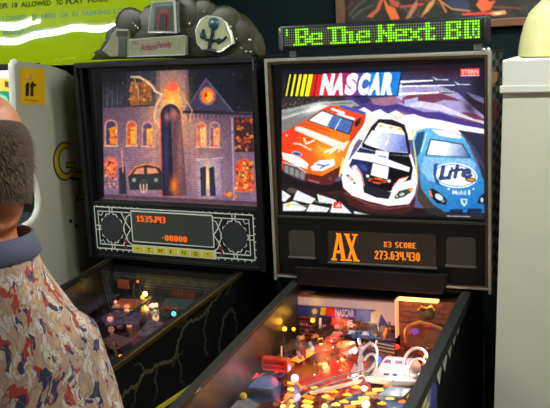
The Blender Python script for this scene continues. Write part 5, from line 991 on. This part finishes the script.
# head as rings from the chin line to the crown: (height, half width, front, back)
R = []
for u, a, f1, f0 in ((-.118, .030, .075, .020), (-.105, .048, .086, -.030), (-.080, .060, .092, -.070), (-.050, .068, .094, -.088), (-.020, .074, .092, -.098), (.010, .078, .093, -.104), (.040, .079, .094, -.105), (.070, .074, .084, -.098), (.092, .062, .066, -.080), (.106, .044, .044, -.054), (.114, .018, .018, -.024)):
    c, h = (f1+f0)/2, (f1-f0)/2; R.append([hp_(a*math.cos(2*PI*k/28), c+h*math.sin(2*PI*k/28), u) for k in range(28)])
sk.loft(R)
sk.tube([hp_(0, .088, .012), hp_(0, .102, -.012), hp_(0, .114, -.030), hp_(0, .098, -.040)], [.008, .011, .014, .010], 10)   # nose
for s in (-1, 1):
    sk.ball(hp_(s*.078, -.004, -.012), .030, 12, 8, (.3, .62, 1.0), Matrix.Rotation(-HYAW, 3, 'Z')); sk.ball(hp_(s*.030, .084, .020), .013, 10, 6)
sk.tube([hp_(-.022, .092, -.066), hp_(0, .099, -.064), hp_(.022, .092, -.066)], [.005, .008, .005], 8)
neckc = [(hp_(0, -.022, -.060)), bp(-.004, .012, 1.610), bp(0, -.005, 1.560), bp(0, -.008, 1.500)]
sk.tube(neckc, [.056, .060, .064, .075], 22)
R = [ell_ring(0, f_, z, a, b) for z, a, b, f_ in ((.86, .155, .105, 0), (.96, .160, .110, 0), (1.08, .150, .105, 0), (1.22, .160, .108, 0), (1.34, .145, .108, 0), (1.42, .130, .095, -.002), (1.485, .095, .075, -.004), (1.53, .07, .062, -.006))]
sk.loft(R)
JOINT = {}
for s in (-1, 1):
    sh, el, wr = bp(s*.122, -.005, 1.415), bp(s*.166, -.015, 1.150), bp(s*.130, .215, 1.090)
    sk.tube([bp(s*.09, -.004, 1.445), sh, (sh+el)/2+rt_*s*.004, el, el+(wr-el)*.25, el+(wr-el)*.75, wr, wr+(wr-el).normalized()*.03], [.042, .047, .044, .038, .040, .030, .025, .027], 16)
    hd = ((wr-el).normalized()+Vector((0, 0, -.1))).normalized(); sd = rt_*(-s); dn = hd.cross(sd).normalized(); dn = dn if dn.z < 0 else -dn
    P = lambda a, b, c: wr+hd*a+sd*b+dn*c
    sk.loft([[P(a, w*math.cos(2*PI*k/14), t_*math.sin(2*PI*k/14)) for k in range(14)] for a, w, t_ in ((.0, .026, .017), (.03, .036, .016), (.06, .042, .014), (.092, .040, .012), (.1, .036, .009))])
    for off, ln in ((-.029, .066), (-.010, .076), (.010, .072), (.028, .056)):
        sk.tube([P(.075, off, 0), P(.098+ln*.42, off*1.08, .004), P(.098+ln*.75, off*1.1, .016), P(.098+ln*.95, off*1.1, .030)], [.0098, .0092, .0084, .0066], 8)
    sk.tube([P(.03, .030, .004), P(.055, .050, .010), P(.078, .056, .018), P(.098, .054, .026)], [.013, .0115, .010, .0075], 8)
    hip, kn, an = bp(s*.085, 0, .90), bp(s*.095, .015, .49), bp(s*.10, -.02, .085)
    sk.tube([bp(s*.08, 0, .98), hip, (hip+kn)/2, kn, kn+(an-kn)*.3+fw_*-.012, an, bp(s*.10, -.02, .05)], [.085, .088, .070, .054, .056, .037, .036], 18)
    sk.loft([[bp(s*(.10+.01*t_)+w*math.cos(2*PI*k/14), -.07+t_*.24, .042-.012*t_+hh*math.sin(2*PI*k/14)) for k in range(14)] for t_, w, hh in ((0, .026, .03), (.2, .034, .036), (.6, .042, .028), (.88, .038, .018), (1., .02, .012))])
man = remeshed(sk, 'person', M_skin, None, .0055, 4, ORIG)
tag(man, 'man with short grey brown hair and a red and navy patterned shirt seen from behind', 'person')
# hair: a horseshoe of short hair round the back, the crown bare
hm = MB(); n = 40; R = []
for u, a, f1, f0, dh in ((-.068, .064, .0, -.078, .0), (-.060, .0680, .0, -.086, .004), (-.050, .0705, .0, -.093, .007), (-.036, .0745, .0, -.100, .009), (-.010, .0790, .0, -.107, .011), (.014, .0815, .0, -.1105, .011), (.028, .0810, .0, -.1095, .010), (.040, .0785, .0, -.105, .003), (.047, .0755, .0, -.101, 0)):
    ring = []
    for k in range(n+1):
        t = PI*(1.0+k/n)-.0; t = PI-.38+(PI+.76)*k/n; ring.append(hp_((a)*math.cos(t)*1.03, -.008+(.008-f0)*math.sin(t)*1.02 if math.sin(t) < 0 else -.008+.06*math.sin(t), u))
    R.append(ring)
hm.loft(R, cap=False, closed=False)
M_hair = mat('grey_brown_hair', (58, 45, 33), .7, spec=.2, var=.45, scale=240, bump=.6)
hair = hm.build('hair', M_hair, man, 'all')
tf = MB()
for i in range(5200):
    k = rng.uniform(0, len(R)-1.01); j = rng.uniform(0, n-.01); a_, b_ = int(k), int(j); p = R[a_][b_].lerp(R[a_+1][b_], k-a_).lerp(R[a_][b_+1].lerp(R[a_+1][b_+1], k-a_), j-b_)
    nrm = (p-HC-hf2*-.02); nrm.normalize(); d = (nrm*.55-hu*.9+hr*rng.uniform(-.3, .3)+hf2*rng.uniform(-.2, .2)).normalized(); L_ = rng.uniform(.007, .013)
    s1 = d.cross(nrm).normalized()*.0009; q0 = p-nrm*.001
    tf.face([q0-s1, q0+s1, q0+d*L_+nrm*.001])
tf.build('hair_strands', mat('grey_hair_strand', (92, 74, 54), .7, spec=.15, var=.55, scale=160), hair)
for s in (-1, 1): MB().ball(hp_(s*.030, .092, .020), .011, 12, 8).build('eye', mat('eye_white', (226, 220, 212), .2), man, True)
# shirt with a knitted collar
def shirt_mat():
    m = bpy.data.materials.new('paisley_shirt'); m.use_nodes = True; nt = m.node_tree; L = nt.links; p = nt.nodes['Principled BSDF']
    def N(t, **kw):
        n_ = nt.nodes.new(t)
        for k, v in kw.items():
            if k in n_.inputs: n_.inputs[k].default_value = v
            else: setattr(n_, k, v)
        return n_
    tc = N('ShaderNodeTexCoord'); mp = N('ShaderNodeMapping'); mp.inputs['Rotation'].default_value = (0, .0, BYAW); L.new(tc.outputs['Object'], mp.inputs['Vector'])
    dn = N('ShaderNodeTexNoise', Scale=16.); dn.inputs['Detail'].default_value = 3; L.new(mp.outputs[0], dn.inputs['Vector'])
    ad = N('ShaderNodeMix', data_type='RGBA', blend_type='LINEAR_LIGHT'); ad.inputs['Factor'].default_value = .035; L.new(mp.outputs[0], ad.inputs['A']); L.new(dn.outputs['Color'], ad.inputs['B'])
    def mapped(sc, rot=(0, .25, 0)):
        q = N('ShaderNodeMapping'); q.inputs['Scale'].default_value = sc; q.inputs['Rotation'].default_value = rot; L.new(ad.outputs['Result'], q.inputs['Vector']); return q.outputs[0]
    def mask(tex, lo, hi):
        r = N('ShaderNodeMapRange'); r.inputs['From Min'].default_value = lo; r.inputs['From Max'].default_value = hi; L.new(tex, r.inputs['Value']); return r.outputs['Result']
    def over(prev, col, fac):
        x = N('ShaderNodeMix', data_type='RGBA'); L.new(fac, x.inputs['Factor'])
        if isinstance(prev, tuple): x.inputs['A'].default_value = (*lin(prev), 1)
        else: L.new(prev, x.inputs['A'])
        x.inputs['B'].default_value = (*lin(col), 1); return x.outputs['Result']
    n1 = N('ShaderNodeTexNoise', Scale=1.); L.new(mapped((62, 62, 24)), n1.inputs['Vector']); n1.inputs['Detail'].default_value = 1
    c = over((172, 140, 116), (196, 184, 168), mask(n1.outputs['Fac'], .50, .56))
    w = N('ShaderNodeTexWave', Scale=1., Distortion=9.); w.inputs['Detail'].default_value = 2; L.new(mapped((44, 44, 12)), w.inputs['Vector']); c = over(c, (150, 130, 128), mask(w.outputs['Fac'], .86, .93))
    v0 = N('ShaderNodeTexVoronoi', Scale=1.); L.new(mapped((70, 70, 40), (0, .4, 0)), v0.inputs['Vector']); c = over(c, (188, 150, 110), mask(v0.outputs['Distance'], .30, .24))
    n2 = N('ShaderNodeTexNoise', Scale=1.); L.new(mapped((52, 52, 22), (0, -.3, .6)), n2.inputs['Vector']); n2.inputs['Detail'].default_value = 2; c = over(c, (154, 58, 50), mask(n2.outputs['Fac'], .585, .61))
    n3 = N('ShaderNodeTexNoise', Scale=1.); L.new(mapped((58, 58, 24), (.3, .3, -.4)), n3.inputs['Vector']); n3.inputs['Detail'].default_value = 2; c = over(c, (54, 52, 78), mask(n3.outputs['Fac'], .60, .62))
    v1 = N('ShaderNodeTexVoronoi', Scale=1.); v1.feature = 'DISTANCE_TO_EDGE'; L.new(mapped((52, 52, 30), (.3, .2, 0)), v1.inputs['Vector']); c = over(c, (128, 106, 100), mask(v1.outputs['Distance'], .03, .0))
    L.new(c, p.inputs['Base Color']); p.inputs['Roughness'].default_value = .85; p.inputs['Specular IOR Level'].default_value = .2
    fb = N('ShaderNodeTexNoise', Scale=9.); fb.inputs['Detail'].default_value = 2; L.new(mp.outputs[0], fb.inputs['Vector']); bu = N('ShaderNodeBump'); bu.inputs['Strength'].default_value = .5; bu.inputs['Distance'].default_value = .02; L.new(fb.outputs['Fac'], bu.inputs['Height']); L.new(bu.outputs['Normal'], p.inputs['Normal'])
    return m
sh_ = MB()
sh_.loft([ell_ring(0, f_, z, a, b, 32) for z, a, b, f_ in ((.90, .190, .138, 0), (.98, .192, .140, 0), (1.12, .186, .138, 0), (1.25, .172, .136, 0), (1.34, .166, .132, 0), (1.40, .158, .122, -.002), (1.440, .148, .112, -.003), (1.475, .130, .102, -.004), (1.505, .112, .094, -.006), (1.540, .094, .085, -.006), (1.572, .083, .078, -.006))])
for s in (-1, 1):
    sh, el = bp(s*.120, -.005, 1.415), bp(s*.166, -.015, 1.150)
    sh_.tube([bp(s*.07, -.004, 1.455), sh+Vector((0, 0, .004)), sh+(el-sh)*.35, sh+(el-sh)*.65, sh+(el-sh)*.86], [.045, .054, .060, .060, .062], 20)
shirt = remeshed(sh_, 'shirt', shirt_mat(), man, .009, 4)
cl = MB(); R = []
for dz, a, b, off in ((.000, .090, .086, 0), (.004, .094, .090, 0), (.020, .0895, .085, .002), (.034, .085, .080, .003), (.037, .081, .075, .003), (.034, .079, .071, .003), (.0, .083, .077, 0)):
    R.append(ell_ring(.0, off-.004, 1.560+dz, a, b, 36, tf=.02, sq=2.))
cl.loft(R, cap=False); cl.build('collar', mat('navy_grey_knit', (70, 70, 92), .8, var=.15, scale=260, bump=.3), man, 'all')
tr = MB(); tr.loft([ell_ring(0, 0, z, a, b, 28) for z, a, b in ((.80, .176, .130), (.90, .180, .130), (.98, .172, .124))])
for s in (-1, 1):
    tr.tube([bp(s*.082, 0, .90), bp(s*.088, .004, .74), bp(s*.095, .012, .49), bp(s*.098, -.01, .25), bp(s*.10, -.018, .07)], [.098, .092, .074, .066, .062], 20)
remeshed(tr, 'trousers', mat('dark_khaki_trousers', (74, 68, 58), .8, var=.1, scale=60), man, .012, 3)
for s in (-1, 1):
    b = MB(); b.loft([[bp(s*(.10+.01*t_)+w*math.cos(2*PI*k/16), -.085+t_*.285, max(.0, .046-.012*t_+hh*math.sin(2*PI*k/16))) for k in range(16)] for t_, w, hh in ((0, .020, .03), (.06, .036, .05), (.25, .044, .056), (.6, .052, .046), (.88, .048, .034), (1., .02, .018))]); b.build('shoe', mat('dark_shoe_leather', (40, 32, 28), .4), man, True)
